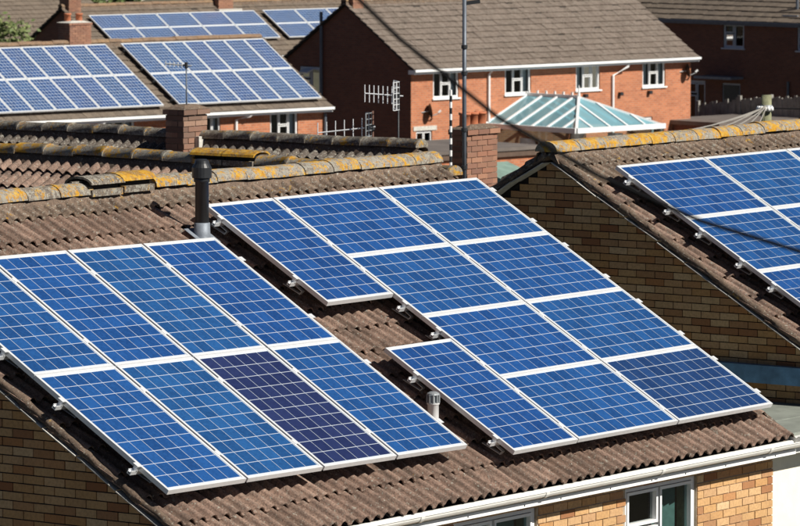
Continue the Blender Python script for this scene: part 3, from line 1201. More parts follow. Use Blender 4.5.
# ------------------------------------------------------------------ rear houses: ridges run along Y
def rear_house(name, label, xr, zr, half, y0, y1, drop, tile, vis_rows, ridge_mats, wallm, vents=(), far_rows=True, skipr=()):
    """house whose ridge runs along Y at x = xr; local origin at (xr, y0, 0)"""
    root = thing(name, label, 'house', (xr, y0, 0))
    L = y1 - y0
    pitch = drop / half
    sl = math.hypot(half, drop)
    ze = zr - drop
    m = MB().prism([(-half + .05, 0.05, ze - .07), (half - .05, 0.05, ze - .07), (0, 0.05, zr - .08)], (0, L - .1, 0))
    rf = ob('roof', m.mesh('roof', 'underlay'), root)
    nrow = int(round(sl / GAUGE))
    gg = (sl - .02) / nrow
    nc = int(L / TW)
    u1 = Vector((half, 0, drop)).normalized()
    lim = [0]

    def vis(c, r):
        if r >= nrow - vis_rows and lim[0] < 290:
            lim[0] += 1
            return True
        return False
    tile_slope(rf, (-half, L, ze), (0, -1, 0), u1, nc, nrow, vis, tile, gauge=gg)
    u2 = Vector((-half, 0, drop)).normalized()
    tile_slope(rf, (half, 0, ze), (0, 1, 0), u2, nc, nrow, None, tile, gauge=gg)
    nr = int(L / .45)
    ridge_line(rf, (0, 0, zr + .045), (0, 1, 0), nr, ridge_mats, skip=skipr)
    for (yy, mt) in vents:
        vent_ridge(rf, (0, yy, zr + .07), (0, 1, 0), .43, mt)
    w = half - .3
    hz = zr - .14 - w * pitch
    wl = MB()
    wl.prism([(-w, .1, 0), (w, .1, 0), (w, .1, hz), (0, .1, zr - .14), (-w, .1, hz)], (0, .2, 0))
    wl.prism([(-w, L - .3, 0), (w, L - .3, 0), (w, L - .3, hz), (0, L - .3, zr - .14), (-w, L - .3, hz)], (0, .2, 0))
    wl.box(-w, .302, 0, -w + .2, L - .302, hz)
    wl.box(w - .2, .302, 0, w, L - .302, hz)
    ob('wall', wl.mesh('wall', wallm, uv=True), root)
    return root, rf


h3, r3 = rear_house('rear_wing', 'rear wing behind the front roof with mossy tiles and grey lichened ridge', 12.75, 7.0, 3.2, 2.6, 17.0, 1.86, 'roof_tile', 7,
                    lambda i: ('ridge_tile', 'ridge_tile_yellow', 'ridge_tile')[i % 3], 'far_brick_dark',
                    vents=((2.72, 'ridge_tile_orange'), (3.17, 'ridge_tile_orange')), skipr=(6, 7))
h4, r4 = rear_house('rear_house', 'old roof with dark mossy tiles and a weathered brick chimney behind the rear wing', 19.4, 6.74, 3.2, 7.9, 24.0, 1.86, 'old_tile', 4,
                    lambda i: 'ridge_tile_grey', 'far_brick_dark')
CX1, CY1 = 19.2 - 19.4, 11.62 - 7.9
c1 = chimney(h4, CX1, CY1, 5.2, 7.16, .50, .31, 'chimney_brick', 'dark_mortar', 1, (), cap='mortar_verge')
fm = MB()
for i in range(5):
    fm.box(CX1 - .02 + i * .06, CY1 - .23, 6.42 + i * .035, CX1 + .04 + i * .06, CY1 - .162, 6.80 - i * .04)
ob('flashing', fm.mesh('flashing', 'cement'), c1)
c2 = chimney(h4, 22.0 - 19.4, 8.93 - 7.9, 4.6, 6.86, .70, .27, 'stack_brick', 'mortar', 1, ((-.19, .02), (-.01, .02), (.17, .02)), .19, 'mortar_verge', .075)


# ------------------------------------------------------------------ far houses
def far_house(name, label, loc, rz, L, half, rise, eave, ground, tile, wallm, windows=(), ridge=True, over=.3, lowers=(), base_x=0.0, gw=None, ridge_m='far_ridge', gutter_m='white_plastic', sidem=None):
    """local: x along the front (faces -y), origin at the front-left wall corner, z = 0 at eave height"""
    root = thing(name, label, 'house', (loc[0], loc[1], loc[2] + ground), rz)
    G = -ground                        # local height of the eave above the base
    D = 2 * (half - over)
    P = lambda a, z, d: (a, d, G + z)
    holes = [(w[0], w[1], w[2], w[3]) for w in windows]
    wl = MB()
    grid_wall(wl, P, 0, L, ground, .05, holes, .14)
    front = ob('front_wall', wl.mesh('front_wall', wallm, uv=True), root)
    top = rise * (half - over) / half + rise * over / half - .06
    zs = -.02 + rise * over / half
    gwl = MB()
    for x in (0, L):
        hs = gw if (x == 0 and gw) else []
        if hs:
            Pg = lambda a, z, d: (x + d, a, G + z)
            grid_wall(gwl, Pg, 0.002, D - .002, ground, zs - .02, [(h[0], h[1], h[2], min(h[3], zs - .021)) for h in hs], .14)
            gwl.add([(x, 0.002, G + zs - .02), (x, D - .002, G + zs - .02), (x, D / 2, G + rise - .06)], [(0, 1, 2)])
        else:
            gwl.add([(x, 0.002, 0), (x, D - .002, 0), (x, D - .002, G + zs - .02), (x, D / 2, G + rise - .06), (x, 0.002, G + zs - .02)], [(0, 1, 2, 3, 4)])
    gwl.quad((0, D, 0), (L, D, 0), (L, D, G + .05), (0, D, G + .05))
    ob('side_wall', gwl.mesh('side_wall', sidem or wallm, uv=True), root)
    ov = .15
    m = MB()
    for sgn, y0 in ((1, -over + .03), (-1, D + over - .03)):
        m.prism([(-ov + .02, y0, G - .03), (-ov + .02, D / 2, G + rise - .03), (-ov + .02, D / 2, G + rise - .10), (-ov + .02, y0 + sgn * .1, G - .04)], (L + 2 * ov - .04, 0, 0))
    rf = ob('roof', m.mesh('roof', 'underlay'), root)
    sl = math.hypot(half, rise)
    nrow = int(sl / .33)
    g = sl / nrow
    nc = int((L + 2 * ov) / .30)
    tw = (L + 2 * ov) / nc
    u1 = Vector((0, half, rise)).normalized()
    tile_slope(rf, (-ov, -over, G), (1, 0, 0), u1, nc, nrow, None, tile, arrs=(FV, FF), tw=tw, gauge=g, jit=1.0)
    u2 = Vector((0, -half, rise)).normalized()
    tile_slope(rf, (L + ov, D + over, G), (-1, 0, 0), u2, nc, nrow, None, tile, arrs=(FV, FF), tw=tw, gauge=g)
    if ridge:
        ridge_line(rf, (-ov, D / 2, G + rise + .03), (1, 0, 0), int((L + 2 * ov) / .45), lambda i: ridge_m)
    gm = MB().box(-ov, -over - .09, G - .10, L + ov, -over - .005, G - .02)
    ob('gutter', gm.mesh('gutter', gutter_m), root)
    gm = MB().box(-ov + .01, -over, G - .18, L + ov - .01, -.01, G - .04)
    ob('soffit', gm.mesh('soffit', gutter_m), root)
    return root, P, G


def pane_set(kind):
    if kind == 'three':
        return [(.04, .33, .05, .95), (.35, .66, .05, .52), (.35, .66, .55, .95), (.68, .96, .05, .95)]
    if kind == 'two':
        return [(.04, .48, .05, .95), (.52, .96, .05, .95)]
    return [(.04, .96, .05, .95)]


def satellite_dish(name, label, loc, aim, r=.3, group='satellite dishes on the far brick house'):
    root = thing(name, label, 'satellite dish', loc, 0, group)
    aim = Vector(aim).normalized()
    x = aim.cross(Vector((0, 0, 1))).normalized()
    y = x.cross(aim)
    prof = [(0, 0), (r * .4, .012), (r * .75, .04), (r, .075)]
    n = 16
    vs, fs = [], []
    for rr, h in prof[1:]:
        for k in range(n):
            a = 2 * math.pi * k / n
            vs.append(x * (rr * math.cos(a)) + y * (rr * 1.1 * math.sin(a)) + aim * (h + .25))
    vs.append(aim * .25)
    for i in range(2):
        for k in range(n):
            fs.append((i * n + k, i * n + (k + 1) % n, (i + 1) * n + (k + 1) % n, (i + 1) * n + k))
    for k in range(n):
        fs.append((len(vs) - 1, (k + 1) % n, k))
    ob('dish', MB().add(vs, fs).mesh('dish', 'dark_metal', True), root)
    ob('arm', MB().tube([aim * .26 - y * .2, aim * .62 - y * .12], .015, 6).mesh('arm', 'galvanised'), root)
    ob('receiver', MB().tube([aim * .58 - y * .1, aim * .68 - y * .04], .035, 8).mesh('receiver', 'white_plastic'), root)
    ob('bracket', MB().tube([(0, 0, 0), aim * .25], .02, 6).mesh('bracket', 'galvanised'), root)
    return root


PHI_R = -10.0
RO = Vector((98.97, 66.36, 3.06))
BASE = 5.76
rx = Vector((math.cos(math.radians(PHI_R)), math.sin(math.radians(PHI_R)), 0))
ry = Vector((-rx.y, rx.x, 0))
wR = [(1.04, 2.28, -1.05, -.13), (4.51, 5.80, -1.05, -.09), (8.04, 9.27, -1.03, -.09), (11.45, 12.65, -1.03, -.09), (.25, 1.0, -3.1, -2.13), (11.0, 11.98, -3.1, -2.1),
      (3.0, 4.3, -4.2, -3.0)]
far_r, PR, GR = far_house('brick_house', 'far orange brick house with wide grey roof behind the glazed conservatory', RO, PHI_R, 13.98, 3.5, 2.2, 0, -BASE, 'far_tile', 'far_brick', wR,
                          gw=[(4.55, 5.62, -1.25, -.08)], sidem='far_brick_dark')  # gable side in darker brick than the front: its shade is in the colour
for i, w in enumerate(wR):
    window(far_r, PR, *w, .10, pane_set('three' if i < 4 else 'two'), fw=.055,
           curtain=[(.05, .30, 'curtain_white'), (.70, .95, 'curtain_white')] if i in (2, 3) else [(.72, .95, 'curtain_white')] if i in (0, 1) else None)
Pg = lambda a, z, d: (d, a, GR + z)
window(far_r, Pg, 4.55, 5.62, -1.25, -.08 - .02, .08, [(.04, .48, .05, .95), (.52, .96, .05, .62), (.52, .96, .66, .95)], 'frame_blue', fw=.07, curtain=[(.1, .4, 'curtain_white')])
cs = MB().bar((-.34, 5.1, GR - .30), (-.04, 5.1, GR - .18), .46, .05)
ob('open_casement', cs.mesh('open_casement', 'white_plastic'), far_r)
dp = MB()
for pts in ([(3.68, -.30, GR - .1), (3.68, -.06, GR - .3), (3.68, -.06, 0)], [(10.5, -.30, GR - .1), (10.45, -.25, GR - .25), (9.88, -.06, GR - .55), (9.88, -.06, 0)]):
    ob('downpipe', MB().tube(pts, .045, 8).mesh('downpipe', 'white_plastic'), far_r)
ob('soil_pipe', MB().tube([(-.08, 4.42, 0), (-.08, 4.42, GR + 1.83)], .055, 8).mesh('soil_pipe', 'mast_grey'), far_r)
ob('lintel', MB().box(.1, -.03, GR - 2.12, 1.2, .02, GR - 1.97).mesh('lintel', 'cement'), far_r)
for xx in (6.25, 8.4, 11.7, 10.2):
    ob('security_light', MB().box(xx, -.14, GR - 1.28, xx + .14, -.01, GR - 1.16).mesh('security_light', 'dark_metal'), far_r)
chimney(far_r, .26, 3.2, GR + 1.4, GR + 3.4, .5, .62, 'stack_brick', 'mortar', 1, ((0, -.2), (0, .2)), own=False)
satellite_dish('satellite_dish', 'grey satellite dish on the brick wall above the small lower window', RO + rx * .5 + ry * 0 + Vector((0, 0, -1.5)), (.75, -.65, .15), .24)
satellite_dish('satellite_dish', 'grey satellite dish high on the brick corner beside the shaded house', RO + rx * 13.4 + Vector((0, 0, -.55)), (.75, -.65, .15), .24)

# far left house with two panel arrays
PHI_L = -12.0
LO = Vector((90.6, 63.73, 2.27))            # right front wall corner, eave height
lx = Vector((math.cos(math.radians(PHI_L)), math.sin(math.radians(PHI_L)), 0))
ly = Vector((-lx.y, lx.x, 0))
LL = 17.0
LB = LO - lx * LL
GL = 4.97
wL = [(LL - 2.25, LL - 1.08, -1.07, -.12), (LL - 4.95, LL - 4.3, -1.3, -.14), (LL - 8.97, LL - 7.75, -1.07, -.14), (LL - 12.41, LL - 11.15, -1.07, -.12)]
L_HALF, L_RISE = 3.45, 2.11
far_l, PLf, GLf = far_house('brick_house', 'far orange brick house with two arrays of small upright solar panels on its roof', LB, PHI_L, LL, L_HALF, L_RISE, 0, -GL, 'far_tile_brown', 'far_brick', wL)
for i, w in enumerate(wL):
    window(far_l, PLf, *w, .10, pane_set('three' if i != 1 else 'two'), fw=.055, curtain=[(.70, .95, 'curtain_white'), (.05, .2, 'curtain_green')])
for xx in (LL - 3.7, LL - 9.6):
    ob('downpipe', MB().tube([(xx + .5, -.3, GLf - .1), (xx + .4, -.25, GLf - .2), (xx, -.06, GLf - .3), (xx, -.06, 0)], .045, 8).mesh('downpipe', 'white_plastic'), far_l)
ob('corner_pipe', MB().tube([(LL + .02, -.06, 0), (LL + .02, -.06, GLf - .25)], .05, 8).mesh('corner_pipe', 'mast_grey'), far_l)
chimney(far_l, LL - 7.55, L_HALF - .3 + .15, GLf + 1.6, GLf + 2.78, .86, .62, 'stack_brick', 'mortar', 1, ((-.2, .1), (.14, -.05)), .26, own=False)
ob('flashing', MB().box(LL - 8.0, L_HALF - .3 - .36, GLf + 1.86, LL - 6.85, L_HALF - .3 - .2, GLf + 2.06).mesh('flashing', 'cement'), far_l)


def far_panels(O, ax, ay, half, rise, rects, labelf, group, over=.15):
    """rects: list of (x0, x1, v0, v1, args); x from O along ax, v up the slope from the eave tip"""
    sl = Vector((0, 0, rise)) + ay * half
    sl.normalize()
    nz = ax.cross(sl)
    cache = {}
    for (x0, x1, v0, v1, a) in rects:
        w, l = x1 - x0, v1 - v0
        land = w > l
        key = (round(w, 3), round(l, 3))
        if key not in cache:
            nx_, ny_ = (10, 6) if land else (6, 10)
            cache[key] = (panel_frame_mesh(w, l, 'aluminium', .034, .045), panel_sheet_mesh(w, l, .034), cells_mesh(w, l, nx_, ny_, 'solar_cell_far', .034, .008))
        fm_, sm_, cm_ = cache[key]
        p = O + ax * ((x0 + x1) / 2) + sl * ((v0 + v1) / 2) + nz * .17
        o = tag(ob('solar_panel', None, None, axes(ax, sl, nz, p)), labelf(*a), 'solar panel', group)
        ob('frame', fm_, o)
        ob('backsheet', sm_, o)
        c = tag(ob('cell', cm_, o), kind='stuff')
        k = .9 + .2 * rnd.random()
        c.color = (k, k, 1, 1)


tipL = LO + lx * .15 - ly * .3
rects = []
for r in range(2):
    v0 = .26 + (1 - r) * 1.745
    for i in range(7):
        rects.append((-.34 - (i + 1) * .845 + .008, -.34 - i * .845 - .008, v0, v0 + 1.735, ('right', r, i)))
    for i in range(8):
        rects.append((-6.86 - (i + 1) * .845 + .008, -6.86 - i * .845 - .008, v0, v0 + 1.735, ('left', r, i)))
far_panels(tipL, lx, ly, L_HALF, L_RISE, rects,
           lambda s, r, i: 'small distant panel, %s row, %s from the right in the array %s the chimney' % (('upper', 'lower')[r], ORD[i], 'clear of' if s == 'right' else 'below'),
           'small panels on the far left house')
for i, (a, b) in enumerate(((-6.35, -.2), (-13.7, -6.75))):
    for k, v in enumerate((.6, 1.65, 2.35, 3.4)):
        sl = (Vector((0, 0, L_RISE)) + ly * L_HALF).normalized()
        nz = lx.cross(sl)
        m = MB().bar(tipL + lx * a + sl * v + nz * .10 - tipL, tipL + lx * b + sl * v + nz * .10 - tipL, .04, .06, nz)
        tag(ob('mounting_rail', m.mesh('mounting_rail', 'dark_metal'), None, Matrix.Translation(tipL)), 'thin rail carrying the %s line of the far array %s' % (ORD[k], ('clear of the chimney', 'below the chimney')[i]), 'rail', 'rails under the far panels')

# house behind it: gable with chimney, sideways panels
PHI_B = -12.0
bx_ = lx
by_ = ly
BO = Vector((109.2, 88.2, 2.35))
B_HALF, B_RISE = 3.3, 2.0
LBk = 22.0
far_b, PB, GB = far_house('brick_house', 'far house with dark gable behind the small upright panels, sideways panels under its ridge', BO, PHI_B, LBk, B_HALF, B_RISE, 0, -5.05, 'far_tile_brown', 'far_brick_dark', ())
chimney(far_b, .35, B_HALF - .3, GB + 1.5, GB + 3.1, .6, .62, 'stack_brick', 'mortar', 1, (), own=False)
chimney(far_b, 7.9, B_HALF - .4, GB + 1.3, GB + 3.2, .75, .6, 'stack_brick', 'mortar', 1, (), own=False)
ob('flashing', MB().box(7.3, B_HALF - 1.0, GB + 1.62, 8.5, B_HALF - .72, GB + 1.76).mesh('flashing', 'cement'), far_b)
rects = []
for r in range(2):
    for i in range(11):
        if i == 5:
            continue
        x0 = .6 + i * 1.68 - (.0 if i < 5 else 1.25)
        v0 = 3.0 - (r + 1) * 1.0
        rects.append((x0, x0 + 1.65, v0, v0 + .985, (r, i)))
far_panels(BO - by_ * .3, bx_, by_, B_HALF, B_RISE, rects, lambda r, i: 'distant sideways panel behind the front ridges, %s row, %s along from the dark gable' % (('upper', 'lower')[r], ORD[i]),
           'sideways panels on the farthest array')

# far back left roof
BK = Vector((118.0, 112.0, 1.6))
far_house('brick_house', 'far back house with plain brown roof behind the dark gable and chimney', BK, PHI_B, 17.0, 4.4, 2.7, 0, -4.3, 'far_tile_brown', 'far_brick_dark', ())

# shaded house on the right, front faces the valley
SOR = Vector((126.82, 74.17, 3.8))
PHI_S = -100.0
sx = Vector((math.cos(math.radians(PHI_S)), math.sin(math.radians(PHI_S)), 0))
sy = Vector((-sx.y, sx.x, 0))
SX0 = 9.0
wS = [(SX0 + 3.06, SX0 + 4.18, -1.09, -.14), (SX0 + 6.93, SX0 + 8.02, -1.09, -.12), (SX0 + 1.15, SX0 + 2.13, -4.5, -2.43), (SX0 + 3.02, SX0 + 3.99, -4.6, -2.48)]
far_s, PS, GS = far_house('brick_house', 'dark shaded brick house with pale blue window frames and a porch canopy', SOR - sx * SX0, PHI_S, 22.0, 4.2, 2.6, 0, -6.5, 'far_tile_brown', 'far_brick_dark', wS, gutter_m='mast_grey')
window(far_s, PS, *wS[0], .10, [(.04, .48, .05, .58), (.04, .48, .62, .95), (.52, .96, .05, .95)], 'frame_blue', fw=.09, curtain=[(.1, .45, 'curtain_green')])
window(far_s, PS, *wS[1], .10, [(.04, .48, .05, .58), (.04, .48, .62, .95), (.52, .96, .05, .95)], 'frame_blue', fw=.09)
window(far_s, PS, *wS[2], .10, [(.04, .48, .05, .72), (.04, .48, .76, .95), (.52, .96, .05, .95)], 'frame_blue', fw=.09, sill=False, name='patio_window')
window(far_s, PS, *wS[3], .10, [(.06, .94, .03, .96)], 'frame_blue', fw=.08, sill=False, name='door')
ob('door_panel', MB().box(SX0 + 3.09, .02, GS - 4.58, SX0 + 3.92, .06, GS - 2.55).mesh('door_panel', 'door_dark'), far_s)
ob('canopy', MB().box(SX0 + 2.2, -.75, GS - 2.30, SX0 + 4.15, 0, GS - 2.2).mesh('canopy', 'lead'), far_s)
ob('soil_pipe', MB().tube([(SX0 + 6.54, -.07, 0), (SX0 + 6.54, -.07, GS - 2.3)], .05, 8).mesh('soil_pipe', 'mast_grey'), far_s)
rv = MB().tube([(SX0 + 6.45, .55, GS + .35), (SX0 + 6.45, .55, GS + 1.0)], .06, 8)
ob('roof_vent', rv.mesh('roof_vent', 'mast_grey'), far_s)
ob('vent_flashing', MB().box(SX0 + 6.1, .05, GS + .21, SX0 + 6.9, .35, GS + .27).mesh('vent_flashing', 'lead'), far_s)

# ------------------------------------------------------------------ conservatory on the far right house
con = thing('conservatory', 'white framed conservatory with tinted glass hipped roof on the brick house', 'conservatory', RO + rx * 3.45 - ry * 4.5 + Vector((0, 0, -BASE)), PHI_R)
CW, CLn = 4.35, 4.48
ce, cr_ = 3.70, 4.68      # eave and ridge heights above the base


def cbar(name, a, b, w=.07, h=.07, mat='white_plastic', parent=con):
    return ob(name, MB().bar(a, b, w, h).mesh(name, mat), parent)


R0, R1 = Vector((CW / 2, 2.0, cr_)), Vector((CW / 2, CLn, cr_))
E = [Vector((0, CLn, ce)), Vector((0, 0, ce)), Vector((CW, 0, ce)), Vector((CW, CLn, ce))]
cbar('ridge_bar', R0, R1, .12, .14)
for i in range(6):
    y = R1.y - i * .42
    ob('cresting', MB().box(CW / 2 - .02, y - .09, cr_ + .07, CW / 2 + .02, y - .02, cr_ + .17).mesh('cresting', 'white_plastic'), con)
ob('finial', MB().tube([R0 + Vector((0, 0, .05)), R0 + Vector((0, 0, .42))], [.05, .015], 8).mesh('finial', 'white_plastic'), con)
for a, b in ((0, 1), (1, 2), (2, 3)):
    cbar('eave_beam', E[a], E[b], .14, .17)
for c in (E[1], E[2]):
    cbar('hip_bar', R0, c, .09, .09)


def roof_pane(pts):
    n = (pts[1] - pts[0]).cross(pts[2] - pts[0]).normalized()
    ob('roof_pane', MB().add([p + n * .0 for p in pts], [tuple(range(len(pts)))]).mesh('roof_pane', 'tinted_glass'), con)


NB = 6
for side in (0, 1):
    xe = 0 if side == 0 else CW
    prev = None
    for i in range(NB + 1):
        y = CLn * i / NB
        e = Vector((xe, y, ce))
        if y < R0.y:
            k = y / R0.y
            t_ = Vector((xe + (CW / 2 - xe) * k, y, ce + (cr_ - ce) * k))
        else:
            t_ = Vector((CW / 2, y, cr_))
        if 0 < i:
            cbar('glazing_bar', e, t_, .085, .08)
            pts = [prev[0], e, t_, prev[1]] if (prev[0] - prev[1]).length > .01 else [prev[0], e, t_]
            if prev[1].y < R0.y < t_.y - .01 and i > 0:
                pts = [prev[0], e, t_, R0.copy(), prev[1]] if (prev[0] - prev[1]).length > .01 else [prev[0], e, t_, R0.copy()]
            roof_pane(pts)
        prev = (e, t_)
prev = None
for i in range(6):
    x = CW * i / 5
    e = Vector((x, 0, ce))
    k = min(x, CW - x) / (CW / 2)
    t_ = Vector((x, R0.y * k, ce + (cr_ - ce) * k))
    if i:
        if i < 5:
            cbar('glazing_bar', e, t_, .085, .08)
        q = [p for p in (prev[0], e, t_, prev[1])]
        if i == 1:
            q = [prev[0], e, t_]
        elif i == 5:
            q = [prev[0], e, prev[1]]
        elif i == 3:
            q = [prev[0], e, t_, R0.copy(), prev[1]]
        roof_pane(q)
    prev = (e, t_)
ob('base_wall', MB().box(.02, .02, 0, CW - .02, CLn, 1.9).mesh('base_wall', 'far_brick', uv=True), con)
for (a, b, n) in ((E[1], E[2], 5), (E[0], E[1], 5), (E[3], E[2], 5)):
    for i in range(n + 1):
        p = a.lerp(b, i / n)
        cbar('window_post', Vector((p.x, p.y, 1.9)), Vector((p.x, p.y, ce - .08)), .09, .09)
        if i < n:
            q = a.lerp(b, (i + 1) / n)
            ob('side_pane', MB().quad(Vector((p.x, p.y, 1.92)), Vector((q.x, q.y, 1.92)), Vector((q.x, q.y, ce - .08)), Vector((p.x, p.y, ce - .08))).mesh('side_pane', 'glass'), con)
            if i % 2 == 0:
                ob('blind', MB().quad(p.lerp(q, .08) * 1 + Vector((0, .1, 2.0 - ce)), p.lerp(q, .92) + Vector((0, .1, 2.0 - ce)), p.lerp(q, .92) + Vector((0, .1, -.35)), p.lerp(q, .08) + Vector((0, .1, -.35))).mesh('blind', 'curtain_white'), con)

# flat extension and porch right of the brick house
ext = thing('flat_extension', 'dark flat roofed extension between the brick house and the shaded house', 'extension', RO + rx * 13.0 - ry * 2.3 + Vector((0, 0, -BASE)), PHI_R)
ob('wall', MB().box(0.05, .05, 0, 3.95, 3.18, 3.35).mesh('wall', 'far_brick_dark', uv=True), ext)
ob('flat_roof', MB().box(-.1, -.1, 3.35, 4.2, 3.19, 3.5).mesh('flat_roof', 'brown_felt'), ext)
ob('white_window', MB().box(.4, -.02, 2.4, 1.4, .06, 3.2).mesh('white_window', 'white_plastic'), ext)

# ------------------------------------------------------------------ flat roofed garage, shed
GBR = Vector((84.77, 54.43, 1.84))
GFR = GBR - ry * 4.0
gar = thing('garage', 'low brick garage with wide brown flat roof behind the rear chimney stack', 'garage', (GFR.x, GFR.y, -2.7), PHI_R)
gh = 1.84 + 2.7
ob('wall', MB().box(-15.9, .12, 0, -.12, 3.9, gh - .26).mesh('wall', 'far_brick', uv=True), gar)
ob('flat_roof', MB().box(-16.0, -.02, gh - .10, .02, 4.0, gh).mesh('flat_roof', 'brown_felt'), gar)
ob('fascia', MB().box(-15.95, .02, gh - .27, -.03, 3.95, gh - .105).mesh('fascia', 'brown_fascia'), gar)
shed = thing('garden_shed', 'small shed with green felt roof beside the brick chimney stack', 'shed', (58.0, 33.3, -1.9), -6)
ob('wall', MB().box(0, 0, 0, 1.1, 1.3, 4.75).mesh('wall', 'fence_wood'), shed)
ob('roof', MB().prism([(-.1, -.15, 4.77), (-.1, 1.4, 4.77), (-.1, 1.4, 5.25)], (1.3, 0, 0)).mesh('roof', 'green_felt'), shed)

# ------------------------------------------------------------------ fence below the shaded house
F0, F1, F2 = Vector((116.2, 65.83, 1.12)), Vector((116.28, 64.06, 1.36)), Vector((115.2, 58.0, 1.75))
fen = thing('garden_fence', 'weathered grey timber fence in front of the shaded brick house', 'fence', (F0.x, F0.y, -2.7))
inv = Matrix.Translation((-F0.x, -F0.y, 2.7))
for (a, b, n) in ((F0, F1, 1), (F1, F2, 4)):
    for i in range(n):
        p, q = a.lerp(b, i / n), a.lerp(b, (i + 1) / n)
        d = (q - p)
        d.z = 0
        d.normalize()
        m = MB()
        k = 11
        for j in range(k):
            s0, s1 = p.lerp(q, (j + .04) / k), p.lerp(q, (j + .96) / k)
            dz = rnd.gauss(0, .03)
            for pt in ():
                pass
            nrm = Vector((-d.y, d.x, 0)) * (.02 + .01 * (j % 2))
            vs = [s0 - nrm, s1 - nrm, s1 + nrm, s0 + nrm]
            lo = -2.6
            m.add([(v.x, v.y, lo) for v in vs] + [(v.x, v.y, v.z + dz) for v in vs],
                  [(0, 1, 2, 3), (4, 5, 6, 7), (0, 1, 5, 4), (1, 2, 6, 5), (2, 3, 7, 6), (3, 0, 4, 7)])
        tag(ob('board', m.mesh('board', 'fence_wood'), fen, inv), kind='stuff')
        ob('post', MB().box(p.x - .06, p.y - .06, -2.7, p.x + .06, p.y + .06, p.z + .12).mesh('post', 'fence_wood'), fen, inv)

# ------------------------------------------------------------------ timber pole and its wires
PT = Vector((39.4, 15.15, 6.36))
pole = thing('telegraph_pole', 'short weathered timber pole top rising behind the orange lichened ridge', 'pole', (PT.x, PT.y, 0))
ob('post', MB().tube([(0, 0, -.3), (0, 0, PT.z)], [.12, .088], 14).mesh('post', 'pole_wood', True), pole)
ob('band', MB().lathe([(.10, 0), (.105, .03), (.105, .08), (.10, .11)], (0, 0, PT.z - .28), 14).mesh('band', 'galvanised', True), pole)
for k in range(6):
    a = math.pi * (.7 + .14 * k)
    ob('insulator', MB().lathe([(.0, 0), (.035, .01), (.035, .05), (.02, .08), (0, .085)], (math.cos(a) * .14, math.sin(a) * .14, PT.z - .27), 8).mesh('insulator', 'white_plastic', True), pole)
ends = [(29.57, 11.55, 6.26), (29.4, 11.9, 6.12), (30.41, 10.4, 6.2), (30.55, 10.05, 6.22), (30.24, 10.8, 6.2), (30.04, 11.2, 6.16), (52.0, 3.0, 6.6)]
for i, e in enumerate(ends):
    a = PT + Vector((-.1, -.05, -.22 + .02 * (i % 3)))
    b = Vector(e)
    pts = []
    for k in range(13):
        q = a.lerp(b, k / 12)
        q.z -= .25 * 4 * (k / 12) * (1 - k / 12) * (.4 if i < 6 else 1)
        pts.append(q - a)
    tag(ob('telephone_wire', MB().tube(pts, .011, 5).mesh('telephone_wire', 'wire_pale' if i < 6 else 'cable_black'), None, Matrix.Translation(a)),
        ('thin pale telephone wire leaving the timber pole, %s of six from the fence side' % ORD[i]) if i < 6 else 'single dark wire running from the timber pole over the garden fence', 'wire', 'wires of the timber pole' if i < 6 else None)

# overhead cable nearer than the roofs
cpts = [(-18.44, -17.94, 11.66), (-18.23, -18.35, 11.02), (-18.06, -18.6, 10.69), (-17.99, -18.72, 10.52), (-17.91, -18.85, 10.35), (-17.76, -19.1, 10.07), (-17.61, -19.35, 9.84), (-17.44, -19.59, 9.67), (-17.28, -19.84, 9.54), (-17.11, -20.08, 9.45), (-16.94, -20.31, 9.41), (-16.67, -20.73, 9.39), (-16.26, -21.34, 9.45)]
c0 = Vector(cpts[0])
tag(ob('overhead_cable', MB().tube([Vector(p) - c0 for p in cpts], .0066, 8).mesh('overhead_cable', 'cable_black', True), None, Matrix.Translation(c0)),
    'thick black overhead cable sagging across the view in front of the roofs', 'cable')


# ------------------------------------------------------------------ aerials
def yagi(label, mast_lo, mast_hi, head, tip, n, eh, refl, mast_m, refl_m, mr=.016, refl_w=.26):
    """TV aerial: mast, boom with upright rods, a framed reflector at the mast end"""
    base = Vector(mast_lo)
    root = thing('television_aerial', label, 'aerial', base)
    inv = Matrix.Translation(-base)
    ob('mast', MB().tube([mast_lo, mast_hi], mr, 8).mesh('mast', mast_m, True), root, inv)
    h, t_ = Vector(head), Vector(tip)
    d = (t_ - h).normalized()
    ob('boom', MB().tube([h - d * .10, t_], .010, 6).mesh('boom', 'galvanised' if refl_m == 'dark_metal' else 'aluminium'), root, inv)
    up = Vector((0, 0, 1))
    for i in range(n):
        p = h.lerp(t_, .12 + .88 * i / (n - 1))
        ob('element', MB().tube([p - up * eh / 2, p + up * eh / 2], .0075, 6).mesh('element', 'aluminium'), root, inv)
    if refl:
        s = d.cross(up).normalized()
        c = h - d * .05
        m = MB()
        W, H = refl_w, refl
        # the reflector: two leaves opened like a book towards the boom
        for sg in (-1, 1):
            for k in range(6):
                z = -H / 2 + H * k / 5
                m.tube([c + up * z, c + up * z + s * (sg * W / 2) + d * .08], .006, 5)
            for e in (0, .5, 1):
                o = s * (sg * W / 2 * e) + d * .08 * e
                m.tube([c + o - up * H / 2, c + o + up * H / 2], .009, 5)
        ob('reflector', m.mesh('reflector', refl_m), root, inv)
    bs = .034 if eh > .1 else .014
    ob('dipole_box', MB().box(h.x - bs, h.y - bs, h.z - bs, h.x + bs, h.y + bs, h.z + bs).mesh('dipole_box', 'black_plastic'), root, inv)
    ob('mast_clamp', MB().tube([Vector((mast_hi[0], mast_hi[1], h.z)) - up * .04, Vector((mast_hi[0], mast_hi[1], h.z)) + up * .04], mr + .012, 8).mesh('mast_clamp', 'dark_metal'), root, inv)
    return root


